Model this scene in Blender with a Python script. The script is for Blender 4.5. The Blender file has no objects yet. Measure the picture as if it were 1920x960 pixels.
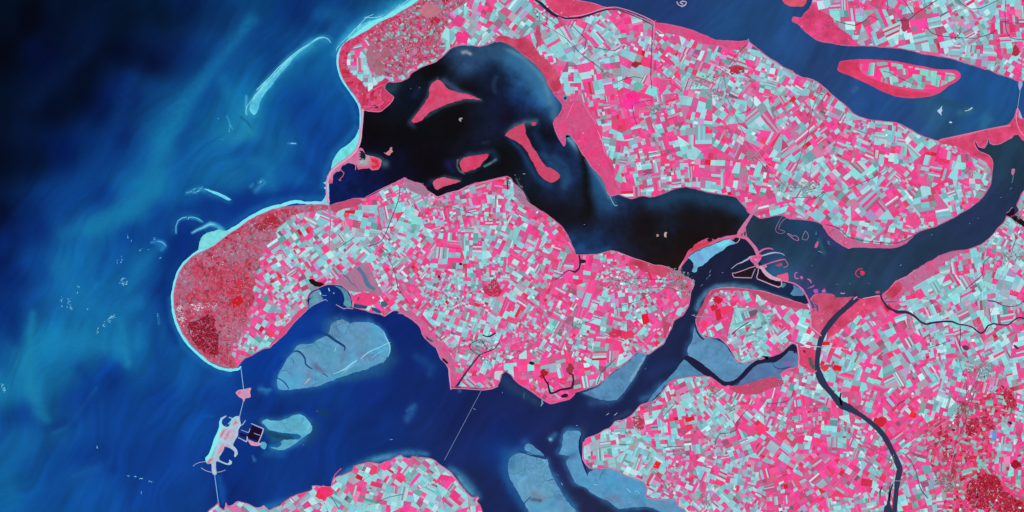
import bpy, math, random
import numpy as np
from mathutils import Vector
from mathutils.geometry import delaunay_2d_cdt

# ------------------------------------------------------------------ camera, world, sun, exposure
S = 0.3                                   # 1 unit = 100 m on the ground; one photo pixel = 30 m
scene = bpy.context.scene
cam_d = bpy.data.cameras.new("camera")
cam = bpy.data.objects.new("camera", cam_d)
scene.collection.objects.link(cam)
cam.location = (0, 0, 900)
cam.rotation_euler = (0, 0, 0)
cam_d.sensor_width = 36
cam_d.lens = 36 * 900 / 576.0
cam_d.clip_start = 1.0
cam_d.clip_end = 20000
scene.camera = cam

SUN_EL, SUN_AZ = 52.0, 148.0              # morning pass, sun in the south-east
world = bpy.data.worlds.new("World")
scene.world = world
world.use_nodes = True
nt = world.node_tree
sky = nt.nodes.new("ShaderNodeTexSky")
sky.sky_type = 'NISHITA'
sky.sun_disc = False
sky.sun_elevation = math.radians(SUN_EL)
sky.sun_rotation = math.radians(SUN_AZ)
bg = nt.nodes["Background"]
nt.links.new(sky.outputs[0], bg.inputs[0])
bg.inputs[1].default_value = 0.05
sun_d = bpy.data.lights.new("sun", 'SUN')
sun_d.energy = 4.4
sun_d.angle = math.radians(0.5)
sun_d.color = (1.0, 0.955, 0.88)
sun = bpy.data.objects.new("sun", sun_d)
scene.collection.objects.link(sun)
az = math.radians(SUN_AZ)
sd = Vector((math.sin(az) * math.cos(math.radians(SUN_EL)), math.cos(az) * math.cos(math.radians(SUN_EL)), math.sin(math.radians(SUN_EL))))
sun.location = sd * 1500
sun.rotation_euler = sd.to_track_quat('Z', 'Y').to_euler()
vs = scene.view_settings
vs.view_transform = 'Standard'
vs.look = 'None'
vs.exposure = 0.0
vs.gamma = 1.0
vs.use_curve_mapping = False
scene.cycles.pixel_filter_type = 'BLACKMAN_HARRIS'
scene.cycles.filter_width = 1.5

KILL = (1.223, 1.205, 1.186)             # light reaching a level white surface, per channel (measured)

# ------------------------------------------------------------------ colour, noise and geometry helpers
random.seed(7)
rng = np.random.RandomState(7)

def lin(c):
    c = np.asarray(c, dtype=np.float64) / 255.0
    return np.where(c <= 0.04045, c / 12.92, ((c + 0.055) / 1.055) ** 2.4)

def base(c):
    return lin(c) / np.array(KILL)

_T = rng.rand(256, 256)
def vnoise(x, y):
    x = np.asarray(x, dtype=np.float64); y = np.asarray(y, dtype=np.float64)
    xi = np.floor(x).astype(np.int64); yi = np.floor(y).astype(np.int64)
    fx = x - xi; fy = y - yi
    fx = fx * fx * (3 - 2 * fx); fy = fy * fy * (3 - 2 * fy)
    a = _T[xi & 255, yi & 255]; b = _T[(xi + 1) & 255, yi & 255]
    c = _T[xi & 255, (yi + 1) & 255]; d = _T[(xi + 1) & 255, (yi + 1) & 255]
    return (a * (1 - fx) + b * fx) * (1 - fy) + (c * (1 - fx) + d * fx) * fy

def fbm(x, y, o=4):
    s = 0; a = 0.5; t = 0
    for i in range(o):
        s = s + a * vnoise(x * 2 ** i + 17.3 * i, y * 2 ** i + 9.1 * i); t += a; a *= 0.5
    return s / t * 2 - 1                      # about -1..1

def smooth(pts, closed=True, n=3):
    P = [np.array(p, dtype=float) for p in pts]
    m = len(P); out = []
    rngi = range(m) if closed else range(m - 1)
    for i in rngi:
        p0 = P[i - 1] if (closed or i > 0) else P[i]
        p1 = P[i]; p2 = P[(i + 1) % m]
        p3 = P[(i + 2) % m] if (closed or i + 2 < m) else p2
        for k in range(n):
            t = k / n
            q = 0.5 * ((2 * p1) + (-p0 + p2) * t + (2 * p0 - 5 * p1 + 4 * p2 - p3) * t * t + (-p0 + 3 * p1 - 3 * p2 + p3) * t ** 3)
            out.append((0.5 * q + 0.5 * (p1 + (p2 - p1) * t)))
    if not closed: out.append(P[-1])
    return out

def rough(pts, amp=0.5, sc=0.25):
    A = np.array([p[:2] for p in pts])
    dx = fbm(A[:, 0] * sc, A[:, 1] * sc, 3) * amp * 1.6
    dy = fbm(A[:, 0] * sc + 50, A[:, 1] * sc + 80, 3) * amp * 1.6
    return [(A[i, 0] + dx[i], A[i, 1] + dy[i]) for i in range(len(A))]

def dens(pts, step, closed=True):
    out = []; m = len(pts)
    for i in range(m if closed else m - 1):
        a = np.array(pts[i][:2]); b = np.array(pts[(i + 1) % m][:2])
        n = max(1, int(np.hypot(*(b - a)) / step))
        for k in range(n): out.append(tuple(a + (b - a) * k / n))
    if not closed: out.append(tuple(pts[-1][:2]))
    return out

def inside(poly, x, y):
    x = np.asarray(x, float); y = np.asarray(y, float)
    r = np.zeros(x.shape, bool)
    P = np.array([p[:2] for p in poly], float); n = len(P); j = n - 1
    for i in range(n):
        xi, yi = P[i]; xj, yj = P[j]
        if yi != yj:
            c = ((yi > y) != (yj > y)) & (x < (xj - xi) * (y - yi) / (yj - yi) + xi)
            r ^= c
        j = i
    return r

def dist_line(x, y, pts, closed=False):
    d = np.full(np.shape(x), 1e9); n = len(pts)
    w = np.zeros(np.shape(x))
    for i in range(n if closed else n - 1):
        a = pts[i]; b = pts[(i + 1) % n]
        dx, dy = b[0] - a[0], b[1] - a[1]; L = dx * dx + dy * dy + 1e-9
        t = np.clip(((x - a[0]) * dx + (y - a[1]) * dy) / L, 0, 1)
        e = np.hypot(x - a[0] - t * dx, y - a[1] - t * dy)
        m = e < d; d = np.where(m, e, d)
        if len(a) > 2: w = np.where(m, a[2] + (b[2] - a[2]) * t, w)
    return d, w

def area(p):
    return 0.5 * sum(p[i - 1][0] * p[i][1] - p[i][0] * p[i - 1][1] for i in range(len(p)))

def shrink(poly, d):
    n = len(poly); s = 1 if area(poly) > 0 else -1; out = []
    for i in range(n):
        a = poly[i - 1]; b = poly[(i + 1) % n]
        tx, ty = b[0] - a[0], b[1] - a[1]; L = math.hypot(tx, ty) + 1e-9
        out.append((poly[i][0] - s * ty / L * d, poly[i][1] + s * tx / L * d))
    return out

def clip_half(P, n, c):                       # keep n.p <= c
    out = []; m = len(P)
    for i in range(m):
        a = P[i]; b = P[(i + 1) % m]
        da = n[0] * a[0] + n[1] * a[1] - c; db = n[0] * b[0] + n[1] * b[1] - c
        if da <= 0: out.append(a)
        if (da < 0 < db) or (db < 0 < da):
            t = da / (da - db); out.append((a[0] + (b[0] - a[0]) * t, a[1] + (b[1] - a[1]) * t))
    return out

def clip_convex(subj, conv):
    s = 1 if area(conv) > 0 else -1
    for i in range(len(conv)):
        a = conv[i - 1]; b = conv[i]
        nx, ny = (b[1] - a[1]) * s, -(b[0] - a[0]) * s
        subj = clip_half(subj, (nx, ny), nx * a[0] + ny * a[1])
        if len(subj) < 3: return []
    return subj

def X(x): return (x - 960) * S
def Y(y): return (480 - y) * S

COL = scene.collection
MATS = {}
def material(name, rough_=0.9, spec=0.2, noise=0.0, nscale=1.0, hue=0.0, bump=0.0, stretch=1.0):
    if name in MATS: return MATS[name]
    m = bpy.data.materials.new(name); m.use_nodes = True
    t = m.node_tree; b = t.nodes["Principled BSDF"]
    b.inputs["Roughness"].default_value = rough_
    b.inputs["Specular IOR Level"].default_value = spec
    at = t.nodes.new("ShaderNodeAttribute"); at.attribute_name = "col"
    out = at.outputs["Color"]
    tc = t.nodes.new("ShaderNodeTexCoord")
    mp = t.nodes.new("ShaderNodeMapping"); mp.inputs["Rotation"].default_value[2] = math.radians(-35)
    mp.inputs["Scale"].default_value = (1.0, stretch, 1.0)
    t.links.new(tc.outputs["Object"], mp.inputs[0])
    if noise:
        nz = t.nodes.new("ShaderNodeTexNoise"); nz.inputs["Scale"].default_value = nscale
        nz.inputs["Detail"].default_value = 5; nz.inputs["Roughness"].default_value = 0.65
        t.links.new(mp.outputs[0], nz.inputs["Vector"])
        mr = t.nodes.new("ShaderNodeMapRange")
        mr.inputs[1].default_value = 0.3; mr.inputs[2].default_value = 0.7
        mr.inputs[3].default_value = 1 - noise; mr.inputs[4].default_value = 1 + noise
        t.links.new(nz.outputs["Fac"], mr.inputs[0])
        mx = t.nodes.new("ShaderNodeVectorMath"); mx.operation = 'SCALE'
        t.links.new(out, mx.inputs[0]); t.links.new(mr.outputs[0], mx.inputs["Scale"])
        out = mx.outputs[0]
    if hue:
        n2 = t.nodes.new("ShaderNodeTexNoise"); n2.inputs["Scale"].default_value = nscale * 0.55
        n2.inputs["Detail"].default_value = 4
        t.links.new(tc.outputs["Object"], n2.inputs["Vector"])
        sb = t.nodes.new("ShaderNodeVectorMath"); sb.operation = 'SUBTRACT'; sb.inputs[1].default_value = (0.5, 0.5, 0.5)
        t.links.new(n2.outputs["Color"], sb.inputs[0])
        s2 = t.nodes.new("ShaderNodeVectorMath"); s2.operation = 'SCALE'; s2.inputs["Scale"].default_value = hue * 2
        t.links.new(sb.outputs[0], s2.inputs[0])
        ad = t.nodes.new("ShaderNodeVectorMath"); ad.operation = 'MULTIPLY_ADD'
        t.links.new(s2.outputs[0], ad.inputs[0]); t.links.new(out, ad.inputs[1]); t.links.new(out, ad.inputs[2])
        out = ad.outputs[0]
    t.links.new(out, b.inputs["Base Color"])
    if bump:
        n3 = t.nodes.new("ShaderNodeTexNoise"); n3.inputs["Scale"].default_value = 3.0; n3.inputs["Detail"].default_value = 4
        t.links.new(tc.outputs["Object"], n3.inputs["Vector"])
        bp = t.nodes.new("ShaderNodeBump"); bp.inputs["Strength"].default_value = bump; bp.inputs["Distance"].default_value = 0.05
        t.links.new(n3.outputs["Fac"], bp.inputs["Height"]); t.links.new(bp.outputs[0], b.inputs["Normal"])
    MATS[name] = m
    return m

M_WATER = lambda: material("water", 0.45, 0.05, 0.05, 0.35, 0.05, 0.0, 2.5)
M_FIELD = lambda: material("crops", 0.95, 0.05, 0.07, 1.6, 0.07, 0.08)
M_SOIL = lambda: material("soil_and_grass", 0.95, 0.05, 0.08, 0.9, 0.10, 0.08)
M_SAND = lambda: material("sand", 0.85, 0.1, 0.08, 1.2, 0.06, 0.1)
M_MUD = lambda: material("wet_mud", 0.7, 0.1, 0.10, 0.22, 0.08, 0.05)
M_WOOD = lambda: material("canopy", 0.95, 0.05, 0.14, 1.6, 0.10, 0.2)
M_ROOF = lambda: material("roofs", 0.8, 0.1, 0.08, 6.0, 0.05)
M_STONE = lambda: material("stone_and_concrete", 0.85, 0.1, 0.10, 3.0, 0.08)

def link(name, verts, faces, cols, mat, parent=None, props=None, percorner=False):
    """cols: one colour for all, or per-vertex list, or per-face list (percorner)"""
    me = bpy.data.meshes.new(name)
    me.from_pydata([tuple(v) for v in verts], [], [tuple(f) for f in faces])
    cols = np.asarray(cols, dtype=np.float32)
    if percorner:
        at = me.color_attributes.new("col", 'FLOAT_COLOR', 'CORNER')
        cnt = np.array([len(f) for f in faces])
        arr = np.repeat(cols, cnt, axis=0)
    else:
        at = me.color_attributes.new("col", 'FLOAT_COLOR', 'POINT')
        arr = cols if cols.ndim == 2 else np.tile(cols, (len(verts), 1))
    a4 = np.ones((len(arr), 4), dtype=np.float32); a4[:, :3] = np.clip(arr, 0.0, 1.0)
    at.data.foreach_set("color", a4.ravel())
    me.materials.append(mat)
    me.validate(verbose=False)
    o = bpy.data.objects.new(name, me); COL.objects.link(o)
    if parent is not None: o.parent = parent
    if props:
        for k, v in props.items(): o[k] = v
    return o

def P(label=None, cat=None, group=None, kind=None):
    d = {}
    if label: d["label"] = label
    if cat: d["category"] = cat
    if group: d["group"] = group
    if kind: d["kind"] = kind
    return d
STRUCT = {"kind": "structure"}

def empty(name, x, y, props):
    o = bpy.data.objects.new(name, None); COL.objects.link(o)
    o.location = (X(x), Y(y), 0); o.empty_display_size = 1
    for k, v in props.items(): o[k] = v
    return o

def sheet(name, poly, z, thick, colfn, mat, spacing=6, parent=None, props=None, edge_step=2.0, origin=(0, 0)):
    """a solid slab with the given outline; top vertices coloured by colfn(x, y)"""
    out = [tuple(p[:2]) for p in poly]
    if area(out) < 0: out = out[::-1]
    A = np.array(out)
    x0, y0 = A.min(0); x1, y1 = A.max(0)
    gx, gy = np.meshgrid(np.arange(x0 + spacing / 2, x1, spacing), np.arange(y0 + spacing / 2, y1, spacing))
    gx = gx.ravel() + (rng.rand(gx.size) - .5) * spacing * .5; gy = gy.ravel() + (rng.rand(gy.size) - .5) * spacing * .5
    if len(gx):
        k = inside(out, gx, gy)
        gx, gy = gx[k], gy[k]
        if len(gx):
            d, _ = dist_line(gx, gy, out, True)
            k = d > spacing * 0.3; gx, gy = gx[k], gy[k]
    n = len(out)
    V = [Vector(p) for p in out] + [Vector((float(a), float(b))) for a, b in zip(gx, gy)]
    E = [(i, (i + 1) % n) for i in range(n)]
    r = delaunay_2d_cdt(V, E, [], 1, 1e-5)
    vv = np.array([(v.x, v.y) for v in r[0]])
    # keep triangles whose centre is inside
    F = [tuple(f) for f in r[2]]
    if not F: return None
    C = np.array([vv[list(f)].mean(0) for f in F])
    k = inside(out, C[:, 0], C[:, 1])
    F = [f for f, kk in zip(F, k) if kk]
    cols = colfn(vv[:, 0], vv[:, 1])
    cols = np.asarray(cols)
    if cols.ndim == 1: cols = np.tile(cols, (len(vv), 1))
    ox, oy = origin
    verts = [(X(a) - ox, Y(b) - oy, z) for a, b in vv]
    # orientation: make normals point up
    F2 = []
    for f in F:
        a, b, c = [verts[i] for i in f[:3]]
        s = (b[0] - a[0]) * (c[1] - a[1]) - (b[1] - a[1]) * (c[0] - a[0])
        F2.append(f if s > 0 else f[::-1])
    m = len(verts)
    rimc = colfn(A[:, 0], A[:, 1]); rimc = np.asarray(rimc)
    if rimc.ndim == 1: rimc = np.tile(rimc, (n, 1))
    for i, (a, b) in enumerate(out):
        verts.append((X(a) - ox, Y(b) - oy, z)); verts.append((X(a) - ox, Y(b) - oy, z - thick))
    for i in range(n):
        j = (i + 1) % n
        F2.append((m + 2 * i, m + 2 * j, m + 2 * j + 1, m + 2 * i + 1))
    cols = np.vstack([cols, np.repeat(rimc, 2, axis=0)])
    return link(name, verts, F2, cols, mat, parent, props)

def ribbon(name, pts, z, thick, c, mat, parent=None, props=None, sm=3, closed=False, jit=0.0, origin=(0, 0)):
    """solid strip; pts = (x, y, width)"""
    Q = smooth(pts, closed, sm) if sm > 1 else [np.array(p, float) for p in pts]
    n = len(Q); verts = []; ox, oy = origin
    for i in range(n):
        a = Q[i - 1] if (closed or i > 0) else Q[i]
        b = Q[(i + 1) % n] if (closed or i < n - 1) else Q[i]
        tx, ty = b[0] - a[0], b[1] - a[1]; L = math.hypot(tx, ty) + 1e-9
        w = Q[i][2] / 2 * (1 + jit * random.uniform(-1, 1))
        nx, ny = -ty / L * w, tx / L * w
        for sx, zz in ((1, z), (-1, z), (1, z - thick), (-1, z - thick)):
            verts.append((X(Q[i][0] + sx * nx) - ox, Y(Q[i][1] + sx * ny) - oy, zz))
    faces = []
    for i in range(n if closed else n - 1):
        a = 4 * i; b = 4 * ((i + 1) % n)
        faces += [(a, b, b + 1, a + 1), (a, a + 2, b + 2, b), (a + 1, b + 1, b + 3, a + 3)]
    if not closed:
        faces += [(0, 1, 3, 2), (4 * n - 4, 4 * n - 2, 4 * n - 1, 4 * n - 3)]
    return link(name, verts, faces, base(c) if np.ndim(c) == 1 else c, mat, parent, props)

def merge_ribbons(name, lists, z, thick, c, mat, props, sm=3):
    """several strips of one natural pattern as one mesh, each a little above the last"""
    V = []; F = []; C = []
    for q, pts in enumerate(lists):
        Q = smooth(pts, False, sm); n = len(Q); s = len(V); zz = z + 0.003 * (q % 5)
        cc = base(c[q] if isinstance(c, list) else c)
        for i in range(n):
            a = Q[max(i - 1, 0)]; b = Q[min(i + 1, n - 1)]
            tx, ty = b[0] - a[0], b[1] - a[1]; L = math.hypot(tx, ty) + 1e-9; w = Q[i][2] / 2
            V.append((X(Q[i][0] - ty / L * w), Y(Q[i][1] + tx / L * w), zz)); V.append((X(Q[i][0] + ty / L * w), Y(Q[i][1] - tx / L * w), zz))
            C.append(cc); C.append(cc)
        for i in range(n - 1):
            F.append((s + 2 * i, s + 2 * i + 2, s + 2 * i + 3, s + 2 * i + 1))
    return link(name, V, F, np.array(C), mat, None, props)

def box_mesh(V, F, C, x, y, w, l, h, z, ang, c, roof=None):
    """one little solid at pixel (x,y); w,l in pixels, h in units"""
    ca, sa = math.cos(ang), math.sin(ang); s = len(V)
    for zz in (z, z + h):
        for a, b in ((-1, -1), (1, -1), (1, 1), (-1, 1)):
            dx, dy = a * w / 2, b * l / 2
            V.append((X(x + dx * ca - dy * sa), Y(y + dx * sa + dy * ca), zz))
    F += [(s + 4, s + 7, s + 6, s + 5), (s, s + 1, s + 5, s + 4), (s + 1, s + 2, s + 6, s + 5), (s + 2, s + 3, s + 7, s + 6), (s + 3, s, s + 4, s + 7)]
    C += [c] * 5

# ------------------------------------------------------------------ water: bodies coloured by the silt they carry
LAKE = [(678,210),(700,150),(760,60),(850,60),(960,50),(1060,100),(1100,200),(1180,340),(1400,345),(1409,398),(1396,420),(1386,440),(1350,452),(1310,460),(1286,484),(1272,506),(1200,520),(1050,470),(980,420),(850,400),(650,400),(618,382),(613,345),(626,318),(660,298),(672,270)]
VOLK = [(1409,398),(1600,350),(1820,310),(1850,262),(1900,240),(2130,235),(2130,480),(1750,600),(1540,600),(1521,600),(1516,562),(1508,549),(1500,539),(1486,531),(1468,527),(1455,522),(1440,515),(1428,503),(1421,478),(1412,460),(1400,446),(1394,428)]
HARI = [(1000,-160),(1000,-20),(1100,20),(1240,70),(1400,150),(1620,250),(1730,265),(1850,250),(1900,236),(2130,235),(2130,-160)]

SEA_PTS = [(0,0,0,12,30),(60,30,0,3,20),(120,10,0,14,38),(160,50,2,20,55),(230,40,0,16,40),(300,20,0,20,45),(350,10,3,28,75),(400,30,5,45,95),(430,60,8,60,115),(470,10,5,60,110),(560,10,6,45,110),(620,40,10,60,125),(700,5,12,60,110),
(0,100,0,3,18),(80,110,0,12,50),(160,120,0,10,32),(230,100,0,8,35),(290,120,2,14,55),(330,100,5,30,85),(360,110,5,50,110),(400,90,8,65,130),(450,70,6,55,120),(470,110,10,80,140),(0,200,0,14,38),(100,200,0,10,38),(160,180,0,10,38),(200,200,0,20,70),(240,180,3,30,90),(290,170,8,60,120),(320,200,10,85,145),(350,220,10,90,150),(380,180,8,75,140),(420,150,8,80,150),(450,180,15,110,165),(460,230,22,125,170),(400,210,12,95,155),
(0,300,0,8,30),(60,300,0,16,50),(120,280,0,22,80),(190,270,3,45,110),(200,300,5,55,125),(230,260,4,35,100),(270,280,10,80,145),(300,270,15,105,160),(330,280,8,80,150),(360,270,12,95,160),(420,250,20,115,165),(450,280,10,75,145),
(500,100,8,60,125),(560,130,12,85,150),(600,110,12,90,150),(580,200,8,65,145),(620,180,10,80,150),(520,170,8,70,145),(500,230,10,85,150),(640,220,8,70,145),(600,260,8,60,135),(520,280,15,95,155),(560,330,12,80,145),(600,310,10,65,140),(500,340,15,100,160),(540,370,8,55,135),(480,370,6,50,130),
(0,400,0,10,45),(50,400,3,35,90),(100,380,5,55,125),(150,370,6,60,130),(190,370,6,50,125),(240,350,12,95,155),(285,360,18,115,165),(260,390,16,110,165),(330,330,12,85,150),(380,330,14,95,155),(440,330,16,105,160),(330,370,12,90,155),(400,390,8,60,135),(450,390,8,50,135),(300,400,8,60,140),(180,420,14,100,160),(220,400,14,100,160),(130,440,12,85,150),(70,430,4,40,110),(20,450,3,30,90),(240,440,6,60,135),(290,440,8,70,145),(340,450,6,40,110),(320,480,5,55,130),
(0,500,2,25,80),(30,520,3,35,100),(60,500,8,65,140),(120,490,14,100,160),(170,500,14,98,160),(220,480,10,80,150),(260,500,14,100,160),(300,500,8,75,145),(50,560,10,70,145),(100,560,14,95,160),(150,570,16,105,165),(200,560,14,100,165),(250,560,14,100,165),(290,580,10,80,150),(310,540,6,50,125),(0,580,3,40,110),(20,620,5,55,130),(50,640,16,115,165),(100,640,18,118,170),(160,640,16,112,168),(220,640,16,115,168),(260,640,14,105,165),(300,620,10,80,150),(310,650,10,75,150),(0,680,10,80,145),(40,690,20,118,165),(100,700,16,110,165),(150,680,14,98,160),(200,680,6,60,140),(240,670,12,95,155),(300,690,8,70,145),(350,700,10,80,150),(400,710,10,75,150),(200,710,5,50,130),
(10,740,20,120,170),(60,730,18,115,165),(40,780,6,55,130),(90,780,12,85,150),(0,800,8,70,140),(30,830,14,95,155),(140,790,10,70,145),(100,810,14,85,150),(150,750,8,60,140),(200,740,6,58,135),(300,740,7,60,140),(400,740,8,60,145),(200,800,8,65,145),(300,800,7,62,140),(360,800,8,70,150),(50,870,10,80,150),(0,900,10,90,150),(100,870,8,68,140),(150,860,6,55,135),(200,860,7,60,140),(250,860,7,58,138),(300,850,7,58,140),(150,900,12,80,155),(100,940,8,75,150),(200,930,9,75,155),(270,920,8,62,145),(350,880,9,62,145),(300,940,7,60,140),(370,930,8,60,140),
(480,690,4,53,139),(500,760,6,45,119),(600,620,4,50,134),(580,600,4,43,124),(550,650,4,55,144),(640,590,8,39,112),(700,598,8,35,109),(750,620,6,35,109),(780,680,8,39,114),(800,720,8,35,99),(600,760,6,47,124),(620,740,6,55,132),(700,740,8,40,116),(760,740,8,37,106),(850,780,14,33,96),(900,780,17,30,86),(960,770,18,33,89),(1050,780,18,33,84),(1140,760,18,30,76),(1200,700,20,33,76),(1260,650,20,32,70),(1300,590,20,31,66),(1310,550,20,27,59),(1330,510,22,29,59),(1400,470,20,25,52),(1450,545,16,35,69),(700,820,6,45,119),(600,860,6,51,132),(520,890,6,55,136),(450,860,4,45,126),(430,920,6,40,116),(800,810,14,40,104),(870,850,16,37,99),(900,900,18,33,84),(950,800,10,33,99),(940,850,8,45,114),(1050,890,24,30,79),(1040,830,24,35,89),(1100,940,24,30,64),(1180,960,26,30,64)]
LAKE_PTS = [(700,250,8,4,10),(850,220,8,5,9),(800,300,8,4,12),(950,300,8,7,12),(650,350,8,26,80),(620,360,8,26,84),(700,340,8,18,60),(740,320,8,10,35),(760,250,6,5,12),(760,180,8,12,28),(870,110,42,72,112),(900,100,30,60,100),(950,110,35,75,110),(930,130,15,28,56),(980,130,30,75,125),(1000,160,30,80,130),(1020,200,30,75,130),(980,190,20,50,100),(930,170,14,20,45),(960,210,12,8,26),(1010,215,12,10,20),(1060,320,18,30,66),(1030,290,15,35,75),(1060,300,20,40,80),(1050,350,20,35,65),(1000,340,14,25,45),(1080,335,20,42,80),(1050,400,14,10,22),(1100,400,14,8,12),(1092,350,14,12,26),(1120,350,30,72,112),(1130,380,25,58,98),(1150,390,25,50,90),(1180,380,20,40,75),(1150,410,18,26,50),(1250,375,25,55,85),(1320,370,22,52,80),(1380,385,22,50,75),(1300,400,16,17,26),(1200,405,16,13,20),(1200,440,16,9,13),(1350,420,20,9,13),(1300,440,18,8,10),(1090,468,20,55,100),(1120,470,20,45,88),(1180,472,20,24,42),(1230,480,20,14,20),(1260,492,22,9,12),(740,120,8,6,10),(820,130,8,6,12),(880,165,10,10,18),(1000,390,12,8,14),(1020,250,12,10,24),(720,200,8,10,22),(730,165,30,60,80)]
VOLK_PTS = [(1450,440,28,46,68),(1420,420,30,50,68),(1600,490,32,55,80),(1700,470,30,52,80),(1850,400,32,50,85),(1890,300,30,54,78),(1480,420,28,65,100),(1560,470,34,54,92),(1540,440,27,56,90),(1500,480,30,60,85),(1560,530,32,60,88),(1510,540,46,62,104),(1540,553,52,60,108),(1650,545,32,60,90),(1870,262,28,58,75),(1430,500,34,44,90),(1450,510,38,90,132),(1600,545,34,62,88)]
HARI_PTS = [(1250,10,32,60,115),(1400,30,30,70,120),(1470,80,32,72,125),(1550,110,35,65,115),(1700,105,35,68,120),(1650,200,32,72,130),(1800,180,30,75,135),(1850,160,28,80,140),(1850,220,28,82,135),(1760,205,38,84,122),(1900,180,28,80,140),(1100,-60,30,60,110),(1700,230,34,70,125),(1590,60,30,65,115)]

WX0, WY0, WX1, WY1, WST = -160, -120, 2080, 1080, 2.0
wx, wy = np.meshgrid(np.arange(WX0, WX1 + 1, WST), np.arange(WY0, WY1 + 1, WST))

def interp(pts, x, y, soft):
    num = np.zeros(x.shape + (3,)); den = np.zeros(x.shape)
    for p in pts:
        w = 1.0 / ((x - p[0]) ** 2 + (y - p[1]) ** 2 + soft * soft) ** 2
        den += w; num += w[..., None] * (np.array(p[2:5]) / 255.0) ** 1.6
    return ((num / den[..., None]) ** (1 / 1.6)) * 255.0

# strokes: (points with radius, colour, strength) = lanes of silt, shoals under water, breakers
# outlines of the sandbanks that break the surface; the water shoals around them
ROGGEN = [(555,652),(559,647),(565,645),(570,645),(578,645),(587,643),(594,638),(601,635),(608,632),(613,629),(617,624),(619,616),(623,607),(631,601),(641,599),(650,602),(656,606),(672,604),(692,604),(708,610),(719,620),(726,635),(732,648),(731,660),(726,670),(719,679),(703,685),(688,692),(672,697),(648,704),(625,712),(601,722),(584,726),(567,728),(547,731),(523,731),(519,720),(520,707),(525,696),(534,682),(539,670),(548,662)]
NJB = [(490,792),(495,788),(501,786),(507,788),(514,789),(526,788),(537,785),(547,780),(556,777),(564,777),(571,781),(576,786),(581,792),(585,799),(585,807),(579,813),(572,818),(563,824),(555,830),(545,838),(534,843),(522,844),(512,842),(507,838),(513,839),(520,839),(527,836),(527,828),(532,824),(540,825),(550,824),(560,824),(565,820),(562,816),(551,813),(541,813),(530,812),(520,810),(511,808),(504,806),(500,801),(496,797)]
CRES = [(616,75),(610,71.5),(603,72),(595,75),(588,79),(578,87),(566,95),(552,107),(544,118),(534,130),(524,141),(516,151),(507,163),(499,172),(492,183),(487,192),(485,203),(481,212),(476,216),(470,210),(467,204),(471,192),(478,178),(485,169),(495,158),(507,147),(520,132),(532,119),(545,108),(558,97),(572,87),(586,77),(598,71),(608,69.5)]
FA = [(952,875),(955,862),(962,853),(972,850),(986,849),(996,851),(1005,856),(1016,860),(1026,862),(1028,868),(1029,875),(1033,886),(1037,897),(1042,905),(1047,913),(1052,922),(1058,931),(1065,941),(1073,951),(1082,962),(1094,985),(1100,1010),(1080,1060),(1020,1060),(1000,1000),(992,962),(985,945),(977,934),(970,922),(964,912),(958,900),(954,888)]
FB = [(1061,809),(1065,807),(1075,807),(1086,808),(1089,811),(1090,815),(1087,820),(1086,824),(1085,830),(1084,838),(1086,848),(1089,858),(1092,867),(1095,876),(1098,884),(1101,890),(1106,884),(1117,880),(1136,876),(1155,878),(1215,905),(1215,930),(1270,936),(1285,952),(1290,975),(1262,968),(1246,962),(1236,958),(1225,953),(1211,950),(1197,950),(1183,952),(1172,953),(1160,954),(1152,949),(1146,943),(1135,937),(1122,932),(1110,925),(1102,918),(1095,913),(1086,910),(1078,904),(1073,894),(1069,884),(1064,875),(1061,866),(1065,860),(1068,855),(1061,854),(1054,853),(1048,851),(1051,844),(1054,837),(1055,826),(1056,816)]
FC = [(1300,618),(1304,612),(1308,618),(1312,626),(1318,632),(1340,636),(1358,645),(1372,664),(1385,682),(1400,682),(1419,674),(1412,682),(1402,690),(1394,698),(1388,706),(1382,714),(1372,717),(1359,716),(1346,707),(1336,699),(1327,691),(1318,684),(1308,678),(1300,673),(1291,667),(1288,657),(1294,645),(1299,634)]
FD = [(1197,660),(1213,663),(1202,685),(1186,714),(1170,735),(1157,749),(1130,750),(1100,740),(1092,737),(1110,730),(1135,712),(1175,681)]
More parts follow.
